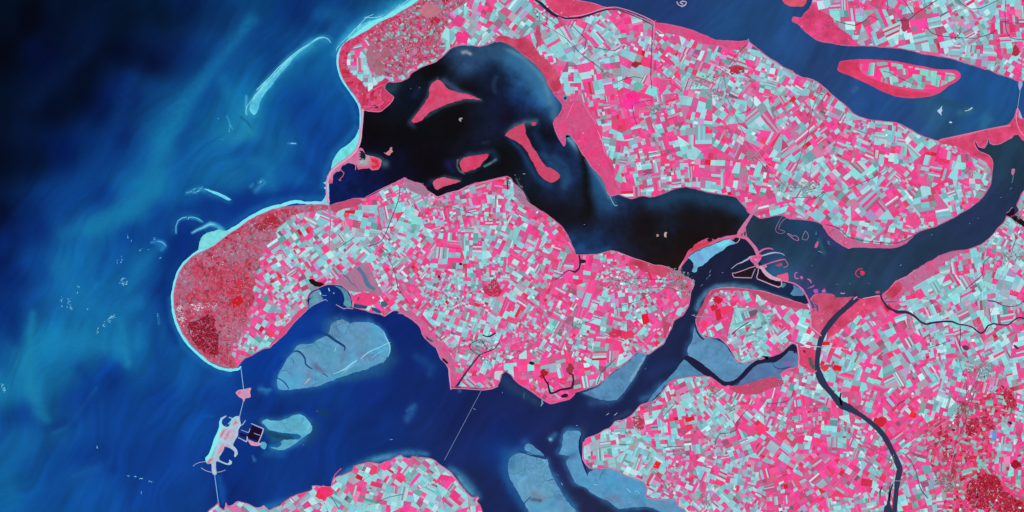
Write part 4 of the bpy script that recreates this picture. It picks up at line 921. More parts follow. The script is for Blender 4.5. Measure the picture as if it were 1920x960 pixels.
water_strip("creek", [(1086,478,3),(1088,492,3.4),(1086,503,3.2),(1078,510,4),(1068,507,2),(1060,510,1.6),(1052,518,1.4),(1042,523,1.2)], (56,34,66))
water_strip("creek", [(642,514,3),(652,521,3),(658,530,2.6),(668,537,2),(671,542,1.4)], (84,112,146))
water_strip("creek", [(671,502,7),(679,511,7),(684,520,8),(688,531,9),(694,538,7),(704,543,4)], (84,116,150))
water_strip("creek", [(1484,651,5.6),(1477,655,5.4),(1466,664,5),(1458,671,6)], (22,24,56)) if False else None
def pond(pts, c, z=LZ + 0.08, name="pond"):
    sheet(name, rough(dens(pts, 1.5), .3, .4), z, 0.02, ground_col(c, tuple(v * .8 + 6 for v in c), 8), M_WATER(), 4, None, STRUCT)
def oval(px, py, rx, ry, a=0.0, n=12, r=.12):
    out = []
    for k in range(n):
        t = k * 2 * math.pi / n; s = 1 + random.uniform(-r, r)
        dx, dy = rx * math.cos(t) * s, ry * math.sin(t) * s
        out.append((px + dx * math.cos(a) - dy * math.sin(a), py + dx * math.sin(a) + dy * math.cos(a)))
    return out
pond(oval(1092,490,7,4), (46,26,52)); pond(oval(997,681,5,3.4,.3), (44,24,44)); pond(oval(1059,742,7,4,-.2), (40,20,36)); pond(oval(1331,450,5,3.4), (24,12,16)); pond(oval(1342,446,3.4,2.6), (22,12,16))
pond([(578,524),(586,523),(594,528),(604,530),(608,533),(600,538),(590,537),(583,532)], (36,6,14)); pond(oval(864,495,3,2.4), (70,20,40)); pond(oval(823,519,2.4,3), (60,40,70))
pond([(664,569),(676,571),(689,574),(687,579),(674,578),(663,576)], (28,78,132)); pond([(695,576),(706,578),(713,582),(716,588),(706,586),(698,582)], (40,86,140)); pond([(714,566),(722,564),(729,571),(722,576),(714,577)], (74,112,138))
pond([(829,671),(834,673),(841,680),(838,683),(830,677)], (30,22,40)); pond([(797,629),(803,633),(813,640),(808,641),(800,636)], (62,88,120)); pond(oval(672,560,1.6,4,.4), (120,70,100))
pond(oval(697,200,0,0) if False else oval(705,200,5,3,.5), (120,40,62)); pond([(1525,672),(1531,672),(1535,684),(1537,695),(1531,696),(1527,686)], (62,100,96)) if False else None
pond([(1515,670),(1521,671),(1525,680),(1529,690),(1524,693),(1518,684)], (78,92,92)); pond(oval(1508,659,3,2,.6), (120,34,60)); pond(oval(1905,651,6,2.6,.8), (34,60,70)); pond(oval(1811,652,7,4.4,.2), (120,45,90)); pond(oval(1894,793,4.4,2.6,.5), (46,20,50))
pond(oval(1833,930,2,6), (40,8,20)); pond(oval(1060,184,4.5,5,.3), (60,170,190)); pond(oval(1060,184,2.6,3,.3), (20,60,110), LZ + .09)
pond([(1861,808),(1868,808),(1868,826),(1860,826)], (88,160,232), LZ + .08, "basin")
pond(oval(1417,800,0.1,0.1) if False else oval(1788,806,4,2), (80,20,50))
# dark side basins near the lower canal
water_strip("creek", [(1674,908,1.6),(1670,918,3.4),(1668,930,3.4),(1669,940,2)], (26,14,34)); water_strip("creek", [(1654,912,1.6),(1650,922,2.4),(1650,932,1.6)], (56,20,44))
# west-bank town harbour at the right edge
pond([(1887,404),(1893,398),(1899,391),(1903,394),(1902,402),(1909,406),(1918,413),(1930,420),(1960,440),(1958,447),(1925,428),(1912,421),(1903,415),(1895,407)], (24,8,24))
ribbon("breakwater", [(1886.5,399,.8),(1892,396,1),(1896,390,1.1),(1899,389,1)], LZ + .11, .2, (170,130,165), M_STONE(), None, P("thin curved breakwater sheltering the dark harbour at the right edge of the photo", "breakwater"), sm=2)
# roads and dikes across the land
for pts, c in [([(616,384,3.6),(618,400,3.2),(620,415,3),(618,440,2.6),(617,470,2)],(196,112,168)),([(1068,31,1.6),(1090,29,1.8),(1112,22.5,2),(1135,14.8,2),(1155,13.5,1.6),(1180,20,1.6),(1205,30,1.6),(1226,41,2),(1226,60,1.2),(1224,120,1.2),(1224,166,1)],(214,140,182)),
               ([(1046,32,2),(1060,37,2),(1085,36,1.6)],(208,110,160)) ,([(1917,100,2),(1915,130,2),(1914,150,2.4)],(196,100,150)),([(1120,245,1.2),(1128,262,1.2),(1134,285,1.2),(1141,294,1.2)],(222,150,190)),([(1075,193,1),(1062,222,.9)],(225,130,180)),
               ([(1092,192,1),(1106,214,1),(1118,232,1)],(225,130,180)),([(1548,421,1.2),(1562,424,1.2),(1578,432,1.4),(1590,444,1.4),(1615,451,1.2),(1650,455,1.2),(1680,456,1.2),(1700,449,1.2),(1720,437,1.2),(1740,429,1)],(100,45,90)),
               ([(1505,640,1.2),(1530,641,1.2)],(230,160,190)),([(1495,648,1.6),(1498,670,1.6),(1497,690,1.6)],(214,150,190)),([(1520,595,2),(1520,612,2),(1531,622,2.4),(1540,630,2)],(214,140,185)),([(1500,650,1),(1530,650,1),(1560,652,1),(1600,656,1)],(210,190,220)),
               ([(1531,695,2.2),(1520,702,2),(1508,706,2),(1497,716,2)],(206,120,160)),([(680,200,1.2),(700,200,1),(712,196,1)],(215,110,140)),([(714,168,1),(714,190,1)],(215,110,140)),([(1395,98,.8),(1370,125,1)],(180,90,140)),([(1762,262,2),(1800,254,2.2),(1840,245,2.2),(1875,238,2.6),(1895,235,3)],(214,124,164)),
               ([(1710,412,.6),(1711,413,.6)],(200,100,150)),([(692,173,1),(706,165,1),(718,158,1)],(220,110,150)),([(855,360,.9),(880,350,.9),(910,341,.9),(948,333,.9)],(226,150,190)),([(685,370,1.1),(715,354,1.1),(755,336,1.1)],(214,120,165)),
               ([(1600,600,.8),(1585,640,.8),(1586,690,.8)],(190,90,140)),([(845,728,1.4),(870,728.5,1.6),(905,731,1.6),(922,729,1.4),(934,724,1.4)],(224,128,180)),([(843,690,1.4),(844,715,1.4),(845,730,1.4)],(222,150,196)),([(1015,748,1.4),(1032,757,2),(1052,752,2),(1068,748,2),(1078,738,2)],(232,84,150)),
               ([(640,878,1.6),(628,890,1.6),(624,902,1.8)],(214,84,140)),([(662,874,1.4),(690,867,1.4),(715,870,1.4)],(205,84,140)),([(786,857,1),(808,860,1),(826,872,1),(846,888,1),(860,910,1),(882,934,1)],(205,160,190)),([(1094,828,2.6),(1093,850,2.6),(1096,866,2.4),(1106,878,2)],(208,110,176))]:
    ribbon("road" if c[0] > 150 else "ditch", pts, LZ + 0.085, 0.05, c, M_STONE(), None, STRUCT, sm=3)

# ---- beaches ----------------------------------------------------------
def beach(pts, c=(122,232,242), z=0.10):
    Q = smooth(pts, False, 6)
    ribbon("beach", [(q[0], q[1], q[2] * (1 + .42 * float(fbm(q[0] / 6, q[1] / 6, 3)))) for q in Q], z, .3, c, M_SAND(), None, STRUCT, sm=1)
beach([(880,-110,8),(815,-26,8),(784,-2,9),(768,9,10),(752,16,8),(735,28,7),(722,34,6),(708,41,9),(692,50,12),(676,62,11),(663,70,8),(652,79,5),(643,86,4.5),(637,94,4),(633.5,104,4),(632.5,118,3.4),(635,133,3.4),(641,149,3.6),(653,167,3.6),(664,182,3.6),(673,197,3.4),(675.6,212,3),(675.6,230,2.6),(675,242,3)])
beach([(617,384,3),(606,380.5,5),(590,380,5),(574,380.5,5),(556,378,6),(544,380,7),(528,385,6),(510,389,5.5),(492,396,6),(474,405,6),(455,418,7),(440,428,7),(426,437,8),(410,449,9),(396,459,10),(382,467,9),(370,473,7),(358,482,5.6),(345,494,5),(334,511,5),(327.5,530,4.8),(323,555,4.8),(324,578,4.4),(329,602,4.4),(340,627,4.6),(355,648,5),(373,665,5),(391,680,5),(411,690,5),(430,694,5),(447,692,4.5),(452,687,3)])
sheet("beach", rough(dens([(372,468),(374,456),(377,447),(382,440),(390,436),(402,433),(412,430),(420,432),(430,434),(425,442),(405,456),(388,467)], 2), .7, .3), 0.11, .3, ground_col((132,226,226),(110,205,215),8), M_SAND(), 4, None, STRUCT)
sheet("beach", rough(dens([(676,241),(674,256),(671,268),(666,280),(658,292),(648,300),(638,308),(630,313),(623,320),(620,326),(621,314),(624,301),(629,292),(635,284),(641,278),(648,274),(657,267),(665,259),(669,251),(672,243)], 2), .4, .3), 0.11, .3, ground_col((118,232,238),(96,205,205),7), M_SAND(), 4, None, STRUCT)
sheet("beach", rough(dens([(617,345),(613,332),(611.5,340),(606,343),(611,346),(612,350),(607,352),(612,356),(611,364),(608,372),(603,378),(597,383),(612,384),(617,374)], 2), .3, .3), 0.11, .3, ground_col((130,225,238),(150,190,215),7), M_SAND(), 4, None, STRUCT)
sheet("beach", rough(dens([(642,90),(648,78),(656,68),(664,59),(672,50),(682,43),(692,38),(704,36),(716,34),(726,30),(736,25),(748,17),(760,8),(772,-2),(784,-4),(772,8),(756,18),(738,30),(722,37),(706,45),(692,54),(676,64),(662,74),(650,84)], 2), .9, .25), 0.07, .3, ground_col((96,214,232),(58,170,208),7), M_SAND(), 3, None, STRUCT)
# pale outwash strips along the shoals and breakers: white water
def foam(lines, c=(130,225,240), label=None):
    merge_ribbons("foam", lines, 0.03, .02, c, M_SAND(), P(None, None, None, "stuff"), 3)
foam([[(750,8,.8),(742,17,1),(733,23,1),(722,31,1),(712,35,.7)],[(715,31,.8),(700,33,1),(688,33,1),(680,40,.9),(673,49,.9),(664,56,1),(655,66,1),(646,75,.9),(638,82,.7)],[(700,27,.8),(690,31,.8),(682,34,.8)],[(676,44,.8),(662,60,.8),(652,72,.8)],
      [(768,-2,.9),(757,6,1),(747,14,.8)],[(637,84,.8),(632,90,.8),(630,96,.6)],[(479,176,.7),(471,189,.8),(464,198,.8),(461,207,.8),(461,215,.6)],[(620,80,.8),(615,73,.9),(606,69.5,1),(596,71,1.1),(588,76,1.2),(575,85,1.2),(562,93,1.2),(548,104,1.3),(535,115,1.3),(520,129,1.3),(506,145,1.3),(493,157,1.2),(481,169,1.2)],
      [(500,150,.7),(490,164,.8),(480,176,.8)],[(1325,522,.1),(1324,522.5,.1)]], (150,232,245))
foam([[(330,436,.7),(330,424,.9),(334,414,1.1),(342,408.5,1.3),(350,407,.9)],[(353,412,.8),(354,408,1.1),(362,407,1),(372,410,.9),(378,414,.6)],[(362,436,.6),(372,430,1),(384,425,1.3),(394,421,1.5),(400,421,1)],[(295,452,.6),(302,453,1),(308,457,1),(311,462,.7)],[(545,268.5,1.6),(550,269,1.6),(555,269,1.2)],
      [(350,361,.8),(354,360,.5)],[(362,356,.8),(366,353,.8)],[(370,359,.8),(376,356,.8)]], (120,210,235))
# scattered whitecaps
V = []; F = []; C = []
for (qx, qy, rx, ry, n) in [(115,565,2,9,9),(129,568,4,13,20),(134,577,4,4,6),(147,540,2,8,6),(229,528,8,7,16),(236,532,4,4,9),(226,490,5,7,5),(211,594,4,4,14),(205,600,6,6,10),(195,607,5,5,6),(184,618,2,8,6),(8,728,3,7,12),(4,722,2,4,5),(240,892.5,2,.6,4),(253,893.5,3,.6,5),(266,897.5,3,.7,5),(281,903,4,2,3),(265,924,.6,2,2),(182,840,1,3,2),
                            (362,360,10,2,10),(378,352,4,4,6),(410,222,2,2,2),(302,449,.5,.5,0),(289,447,3,3,4),(415,262,3,3,2),(295,590,.8,4,3),(262,470,2,2,2),(302,482,3,2,3),(164,580,1,1,2),(489,340,5,4,5),(240,445,5,12,4),(268,468,10,3,3),(430,238,6,8,5)]:
    for k in range(n):
        a = random.gauss(0, .5) * rx; b = random.gauss(0, .5) * ry; c = base(jitter(random.choice([(110,195,225),(140,215,235),(80,165,210)]), 12))
        w = random.uniform(.5, 1.3); l = random.uniform(.7, 2.6); an = random.uniform(-.9, .9) + (0 if ry > rx else 1.2)
        s = len(V); ca, sa = math.cos(an), math.sin(an)
        for u, v in ((0, -1), (.6, -.2), (.4, .6), (0, 1), (-.5, .3), (-.5, -.4)):
            V.append((X(qx + a + u * w * ca - v * l * sa), Y(qy + b + u * w * sa + v * l * ca), 0.035 + k * .004))
        F.append(tuple(range(s + 5, s - 1, -1))); C.append(c)
F = [f[::-1] for f in F]
for i, f in enumerate(F):
    a, b, c = V[f[0]], V[f[1]], V[f[2]]
    if (b[0]-a[0])*(c[1]-a[1])-(b[1]-a[1])*(c[0]-a[0]) < 0: F[i] = f[::-1]
link("whitecaps", V, F, np.array(C), M_SAND(), None, P(None, None, None, "stuff"), percorner=True)

# ------------------------------------------------------------------ sandbanks and tidal flats (each one a thing)
def bank(name, poly, ca_, cb_, props, z=0.06, strokes=(), sc=22, mat=None, rgh=0.8, sp=3.0):
    f0 = ground_col(ca_, cb_, sc)
    tone = 0.20 if mat is None else 0.04
    def f(x, y):
        c = f0(x, y)
        if c.ndim == 1: c = np.tile(c, (len(x), 1))
        jx = np.asarray(x) + 1.2 * fbm(np.asarray(x) / 6, np.asarray(y) / 6, 2); jy = np.asarray(y) + 1.2 * fbm(np.asarray(x) / 6 + 8, np.asarray(y) / 6, 2)
        c = c * (1 + tone * fbm(np.asarray(x) / 30 + np.asarray(y) / 70, np.asarray(y) / 9 - np.asarray(x) / 26, 4))[:, None]
        for pts, cc, op in strokes:
            if len(pts) == 1: d = np.hypot(jx - pts[0][0], jy - pts[0][1]); w = pts[0][2]
            else: d, w = dist_line(jx, jy, pts)
            al = np.clip(op * np.exp(-(d / w) ** 2) * (1 + .4 * fbm(jx / 3, jy / 3, 2)), 0, 1)[..., None]
            c = c * (1 - al) + base(cc) * al
        return c
    return sheet(name, rough(dens(smooth(poly, True, 2), 1.6), rgh, .16), z, .3, f, mat or M_MUD(), sp, None, props)

b = bank("sandbank", ROGGEN, (82,158,198), (96,148,186), P("largest blue-grey tidal sandbank, cut by two dark gullies, in the lower left bay", "sandbank"), 0.06, [
 ([(525,700,10),(535,715,12),(548,720,12),(560,710,12)],(82,170,212),.7), ([(545,690,10),(550,700,10),(560,680,8)],(80,150,195),.5), ([(672,604,3),(640,600,4),(625,606,4)],(110,130,165),.4),
 ([(624,605,8),(630,618,8)],(95,112,150),.5), ([(600,655,14),(625,670,12),(630,690,8)],(84,150,178),.6), ([(592,686,6),(598,692,5),(604,696,4)],(92,84,126),.7), ([(578,706,3.5),(580,696,3)],(120,116,160),.6),
 ([(673,662,7),(690,668,8),(705,668,6)],(112,118,160),.5), ([(647,655,5),(645,668,5),(640,680,4)],(96,112,160),.5), ([(716,628,3),(722,640,3)],(80,160,205),.5), ([(700,675,6),(715,668,6),(726,655,4)],(90,175,210),.5),
 ([(600,718,6),(630,706,6),(660,695,6),(690,685,6)],(74,150,185),.6), ([(548,675,5),(560,672,5)],(90,150,185),.6), ([(572,640,3),(560,652,3)],(96,136,170),.5)], rgh=1.0, sp=2.5)
for nm, L in (("gully", [[(604,625,1),(609,627,4),(614,628,5),(619,631,5.5),(628,638,5),(636,643,4.5),(644,648,4),(647,652,3),(645.5,658,1.6)],[(549,661,1),(555,658,3),(562,660,3.4),(568,666,3.2),(572,673,3),(573,682,2.8),(579,688,2.6),(586,692,1.6)],[(518,708,1.4),(523,710,2),(530,714,2),(536,720,2.2),(542,729,1.4)],[(604,700,1),(609,702,1.6),(615,707,1.2)],[(545,670,.6),(549,675,1),(551,682,.8)]]),):
    merge_ribbons(nm, L, 0.068, .02, (26,62,120), M_WATER(), STRUCT)
merge_ribbons("sand_ridge", [[(732,642,1.2),(722,646,1.8),(712,651,1.6),(700,656,2),(690,661,2.4),(680,669,2),(676,674,1)],[(720,624,.6),(723,632,1.2),(727,640,1.6),(731,648,1.8),(731,660,1.2),(727,669,.8)],[(721,656,.7),(712,660,1),(704,666,1.2),(696,671,.8)],[(670,675,1.6),(662,680,3),(654,686,3),(647,692,3.4),(640,695,2.4),(634,698,1.4),(624,701,1)],[(664,684,1),(654,690,1.6),(646,697,1.6),(640,702,1)],[(630,650,.4),(629,656,1.4),(626,660,.6)],[(582,709,1),(578,712,2.4),(574,717,1.6),(571,720,.8)],[(688,672,1),(692,680,1),(690,683,.6)]], 0.075, .02,
   [(128,208,232),(140,220,238),(124,190,224),(136,206,236),(120,190,230),(140,210,230),(206,160,192),(120,170,200)], M_SAND(), STRUCT)

bank("sandbank", NJB, (80,162,188), (92,178,212), P("blue-grey crescent sandbank just east of the pale artificial works island", "sandbank"), 0.06, [([(566,778,2),(575,786,2),(581,796,2.4),(577,806,2)],(118,200,226),.7),([(515,800,6),(540,800,7),(560,800,7)],(94,160,185),.5),([(500,786,3),(507,788,3)],(110,190,220),.6),([(530,835,5),(545,830,5)],(84,150,180),.6)])
bank("sandbank", [(490,829),(496,829),(500,833),(499,839),(496,842),(491,840),(488,837)], (76,165,205), (80,150,195), P("small round pale-blue sandbank touching the corner of the dark square works harbour", "sandbank"), 0.05)
bank("sandbar", CRES, (70,178,215), (110,222,240), P("long bright cyan hook-shaped sandbar alone in the sea, left of the northern headland", "sandbar"), 0.055, [([(545,108,3),(520,132,3),(495,158,3),(475,185,3)],(130,232,245),.7),([(550,112,5),(530,135,5)],(60,160,205),.5),([(600,76,4),(585,84,4)],(40,140,190),.7)], mat=M_SAND(), rgh=.5, sp=2)
bank("sandbar", [(381,354),(390,354.5),(400,358),(410,361),(420,366),(428,370),(434,375),(428,376),(420,372),(410,367),(400,363),(390,358)], (90,205,238), (60,170,220), P("short thin cyan sandbar shaped like a sliver, off the beach of the rounded dune headland", "sandbar"), 0.055, [([(385,355,1.5),(410,363,2),(432,374,1.4)],(130,225,245),.7)], mat=M_SAND(), rgh=.3, sp=1.6)
# southern flats
bank("tidal_flat", FA, (84,146,188), (98,158,192), P("broad blue-grey tidal flat left of the dark channel at the bottom of the photo", "tidal flat"), 0.06, [([(962,858,8),(958,875,8)],(40,110,160),.6),([(1000,925,6),(1010,930,6),(1022,934,5)],(116,112,140),.6),([(996,936,3),(1005,937,3),(1014,939,3)],(60,46,80),.75),([(1015,950,6),(1030,940,5)],(86,170,200),.4),([(985,895,4),(975,903,4),(973,912,3)],(112,180,215),.55),([(1022,862,4),(1026,870,4)],(110,185,215),.6),([(1052,945,5),(1055,955,4)],(116,136,170),.5),([(1000,950,8),(1010,960,10)],(70,155,195),.5)], rgh=1.0)
bank("tidal_flat", [(984,836),(989,831),(996,834),(1003,839),(1011,845),(1017,850),(1021,855),(1014,854),(1006,853),(997,850),(989,846),(983,842)], (58,120,168), (90,155,190), P("small wedge of tidal flat across a thin dark gully from the broad bottom flat", "tidal flat"), 0.05)
merge_ribbons("gully", [[(972,845,1.4),(985,850,2.4),(996,854,2.6),(1006,856,3),(1016,858,2.6),(1024,861,2)],[(983,944,2),(990,936,1.6),(995,931,1.4)],[(1027,902,.8),(1031,900,1.4),(1037,899,1.4)]], 0.068, .02, (24,56,110), M_WATER(), STRUCT)
bank("tidal_flat", FB, (74,150,196), (90,144,184), P("wide blue tidal flat in the bottom cove, right of the dark channel", "tidal flat"), 0.06, [([(1130,900,16),(1160,905,18),(1190,915,16)],(74,156,200),.6),([(1065,830,8),(1075,815,8)],(96,146,186),.6),([(1066,858,5),(1078,852,6)],(62,92,140),.6),([(1135,937,5),(1155,935,8),(1165,945,6)],(112,120,150),.6),([(1220,943,8),(1260,950,8)],(104,140,172),.6),([(1075,880,5),(1082,890,6),(1092,905,6)],(84,150,190),.5),([(1120,905,8)],(80,160,205),.5)], rgh=.8)
merge_ribbons("gully", [[(1090,815,1.4),(1087,826,3.4),(1087,838,4),(1089,850,3.6),(1092,863,4),(1096,875,4),(1100,886,2.6),(1102,892,1)],[(1122,880,.8),(1134,877,1.6),(1146,876,1.8),(1156,879,1)]], 0.068, .02, (22,30,82), M_WATER(), STRUCT)
merge_ribbons("sand_ridge", [[(1175,915,.6),(1178,919,1.2),(1183,923,1)],[(1191,922,.8),(1195,920,.8),(1199,926,1)],[(1112,908,.8),(1120,909,.8)]], 0.075, .02, (150,205,232), M_SAND(), STRUCT)
bank("tidal_flat", [(1197,660),(1205,658),(1213,663),(1208,675),(1202,685),(1194,700),(1186,714),(1178,724),(1170,735),(1157,749),(1145,751),(1130,750),(1112,745),(1100,740),(1092,737),(1110,730),(1125,722),(1135,712),(1152,697),(1175,681)], (82,132,172), (88,144,186), P("narrow blue-grey tidal flat along the south-east shore of the central farmland", "tidal flat"), 0.055, [([(1208,670,1.6),(1197,690,2),(1187,705,2),(1182,714,1.4)],(140,190,220),.7),([(1100,738,4),(1125,745,5),(1145,745,4)],(70,104,150),.5)])
bank("tidal_flat", FC, (96,150,190), (84,134,176), P("blue-grey tidal flat between the dark curved creek and the small eastern farmland", "tidal flat"), 0.055, [([(1322,658,4),(1326,650,4)],(70,110,150),.5),([(1350,670,6),(1356,690,8)],(80,145,185),.5),([(1300,655,5),(1310,668,5)],(84,150,182),.5)])
bank("tidal_flat", [(1281,675),(1288,676),(1298,683),(1310,692),(1322,701),(1335,706),(1320,708),(1290,709),(1262,714),(1250,720),(1240,733),(1222,752),(1214,754),(1225,738),(1240,722),(1256,706),(1270,690)], (72,128,172), (80,140,175), P("thin sliver of tidal flat under the western end of the dark curved creek", "tidal flat"), 0.05)
bank("tidal_flat", [(1383,722),(1390,712),(1398,704),(1408,694),(1420,684),(1436,681),(1450,680),(1460,675),(1470,668),(1480,658),(1490,660),(1497,668),(1498,690),(1480,694),(1468,700),(1465,712),(1440,712),(1411,722),(1372,730),(1362,724)], (72,126,170), (84,108,156), P("tidal flat at the inner end of the curved creek, beside the farmland and red marsh", "tidal flat"), 0.055, [([(1475,682,3),(1486,680,3)],(150,84,150),.5),([(1454,697,4)],(140,84,140),.5),([(1430,700,8),(1410,712,8)],(80,110,156),.5)])
def creek(name, pts, c, z=0.13): ribbon(name, pts, z, .03, c, M_WATER(), None, STRUCT, sm=4, jit=.05)
creek("creek", [(1284,669,5),(1290,672,10),(1300,679,14),(1312,688,15),(1324,697,14),(1336,706,13),(1347,715,12),(1357,720,10),(1368,720,9),(1378,716,7),(1388,709,8),(1396,701,9),(1402,694,9),(1410,686,8),(1420,679,7),(1432,676,6.5),(1445,674,7.5),(1456,672,9),(1464,667,7),(1471,660,5.5),(1478,653,6),(1485,649,7),(1490,651,6),(1491,656,5),(1489,662,3)], (26,22,58), 0.062)
creek("creek", [(1305,600,1),(1304,611,2),(1307,622,3),(1313,631,3.4),(1320,637,2.4)], (26,36,80), LZ + .06)
creek("creek", [(1449,682,1),(1453,688,1.4),(1462,692,1.4),(1474,690,1.4),(1483,687,1)], (34,50,96), 0.066)
# the blue-white flat inside the eastern dam
bank("sand_flat", [(1290,483),(1296,478),(1303,473),(1314,468),(1325,463),(1336,459),(1347,455),(1356,451),(1362,449),(1368,448),(1373,451),(1380,456),(1372,459),(1361,462),(1358,468),(1350,473),(1340,478),(1332,484),(1328,489),(1324,492),(1316,498),(1308,501),(1307,509),(1302,511),(1297,509),(1300,502),(1300,494),(1296,488)], (104,192,222), (112,168,218), P("bright blue-white sand flat lying inside the curved eastern dam", "sand flat"), 0.08, [([(1350,458,6),(1365,453,6)],(120,225,235),.8),([(1310,478,6),(1315,485,7)],(110,145,205),.7),([(1300,506,5),(1303,498,4)],(110,100,160),.6),([(1323,465,3),(1330,460,4)],(130,110,170),.5)])
bank("tidal_flat", [(1466,531),(1473,530),(1474,534),(1470,538),(1466,539)], (72,128,160), (60,120,140), P("tiny teal tidal flat tucked beside the end of the dark lock basin", "tidal flat"), 0.06)
bank("tidal_flat", [(1487,534),(1494,537),(1502,542),(1508,549),(1506,554),(1497,555),(1487,554),(1481,551),(1484,546),(1488,541)], (84,146,178), (70,120,160), P("small blue-green tidal flat in the crook of the south-east dam road", "tidal flat"), 0.06)

# fine branching runnels draining the flats
def dendrites(poly, n, ln, z, c1, c2):
    A = np.array(poly); cxm, cym = A.mean(0); out = []; cc = []
    def grow(x, y, a, l, w, dep):
        pts = [(x, y, w)]
        for s in range(max(3, int(l / 2.2))):
            a += random.gauss(0, .32); x += math.cos(a) * 2.2; y += math.sin(a) * 2.2; w = max(.25, w * .93)
            if not inside(poly, np.array([x]), np.array([y]))[0]: break
            pts.append((x, y, w))
            if dep and random.random() < .22: grow(x, y, a + random.choice([-1, 1]) * random.uniform(.5, 1.0), l * .45, w * .75, dep - 1)
        if len(pts) > 3: out.append(pts); cc.append(random.choice([c1, c2]))
    for k in range(n):
        i = random.randrange(len(poly)); x, y = poly[i]; a = math.atan2(cym - y, cxm - x) + random.gauss(0, .35)
        grow(x + math.cos(a) * 1.5, y + math.sin(a) * 1.5, a, ln * random.uniform(.5, 1.2), random.uniform(.5, 1.1), 2)
    if out: merge_ribbons("runnel", out, z, .02, cc, M_WATER(), STRUCT, 2)
dendrites(ROGGEN, 16, 34, .062, (58,118,166), (66,110,156)); dendrites(NJB, 6, 20, .062, (60,130,170), (66,120,160)); dendrites(FA, 16, 38, .062, (60,112,158), (70,116,150))
dendrites(FB, 18, 36, .062, (56,120,170), (66,112,160)); dendrites(FC, 12, 26, .058, (62,108,152), (70,112,150)); dendrites(FD, 9, 22, .058, (62,108,152), (70,104,146))
for mp_ in (MARSH_E, MARSH_V, MARSH_C, MARSH_L, MARSH_H): dendrites(mp_, 10, 24, LZ + .056, (150,62,100), (120,80,120))

# ------------------------------------------------------------------ islands in the lake, the river and the sea (each one a thing)
def island(poly, a, b_, label, z=0.10, rgh=.9, strokes=(), sp=3, name="island", cat="island"):
    return bank(name, poly, a, b_, P(label, cat), z, strokes, 9, M_SOIL(), rgh, sp)
island([(821,149),(815,153),(808,158),(805,168),(803,182),(796,194),(787,206),(779,217),(771,226),(776,230),(783,229),(790,226),(800,216),(812,207),(828,199),(846,193),(858,189),(872,186),(888,186),(902,187),(890,181),(875,176),(859,173),(850,170),(841,167),(834,161),(828,154)], (216,62,104), (200,84,122), "red-pink three-pointed island, largest in the black lake", strokes=[([(815,175,5),(810,190,5)],(214,48,76),.6),([(860,180,3),(885,184,3)],(210,96,140),.6),([(790,215,4),(800,205,4)],(206,92,130),.5),([(810,197,2)],(120,110,120),.8)])
island([(953,246),(960,241),(967,237),(974,234),(981,231),(984,238),(986,248),(990,259),(996,271),(1002,281),(1010,292),(1015,302),(1022,310),(1031,315),(1040,319),(1046,323),(1050,329),(1047,336),(1040,341),(1033,342),(1023,339),(1016,333),(1010,325),(1003,312),(996,299),(989,286),(980,274),(970,266),(958,260),(947,254)], (206,64,100), (196,78,112), "red-pink bone-shaped island in the eastern part of the black lake")
island([(862,303),(868,297),(876,294),(890,292),(904,290),(916,289),(913,297),(905,304),(900,312),(890,318),(880,320),(871,323),(866,320),(863,312)], (206,78,116), (214,52,96), "pink drop-shaped island with a pale rim, middle of three near the lake's south shore")
island([(812,341),(818,336),(826,334),(835,333),(848,336),(858,338),(863,340),(855,344),(846,346),(836,348),(828,351),(820,356),(815,352),(812,347)], (212,78,112), (200,92,130), "small pink island close to the farmland's north shore, narrow end pointing right")
island([(996,231),(1002,228),(1006,231),(1003,236),(998,236)], (214,40,96), (180,70,110), "tiny crimson islet at the top right of the bone-shaped island", .09, .3, sp=2)
island([(719,285),(723,287),(727,284),(730,281),(731,277),(735,276),(735,281),(737,284),(733,287),(731,291),(727,291),(723,289)], (200,120,130), (206,140,150), "ragged pale pink islet in the black western part of the lake", .09, .3, sp=2)
island([(862,221),(867,221),(867,223),(864,224),(865,228),(862,227),(860,224)], (150,150,160), (180,170,180), "tiny grey ring islet alone in the black middle of the lake", .06, .2, sp=2)
island([(1231,439),(1235,440),(1235,443),(1231,444)], (170,140,140), (150,120,120), "tiny square grey islet, left of two specks in the wide black southern lake", .06, .2, sp=2)
island([(1247,435),(1251,436),(1249,440),(1250,445),(1246,444),(1245,439)], (200,170,170), (170,150,150), "tiny curved pale islet, right of two specks in the wide black southern lake", .06, .2, sp=2)
# the peninsula behind the northern dam
island([(672,280),(676,277),(681,280),(684,286),(688,290),(694,292),(702,294),(712,297),(716,302),(715,309),(713,314),(708,318),(698,319),(692,315),(680,317),(673,318),(670,315),(668,309),(660,306),(652,305),(647,309),(641,312),(637,320),(630,323),(625,327),(624,340),(621,343),(616,343),(613,338),(614,330),(620,322),(628,314),(640,306),(650,301),(660,293),(668,284)], (206,112,152), (196,126,164), "pink peninsula with marina and red wood, attached to the northern sea dam", .115, strokes=[([(678,304,5),(686,306,4)],(126,186,180),.8),([(697,300,4.5),(706,303,6),(708,311,5),(700,313,4)],(222,36,62),1.2),([(672,315,3),(690,315,3)],(225,70,120),.7),([(662,294,3),(668,288,2)],(230,60,120),.7),([(690,294,3),(688,300,3)],(160,190,180),.6)], name="peninsula", cat="peninsula")
pond([(674,282),(680,283),(685,288),(686,295),(684,300),(676,300),(672,300),(678,296),(673,294),(677,291),(672,289),(677,287)], (22,34,56), .13, "harbor_basin")
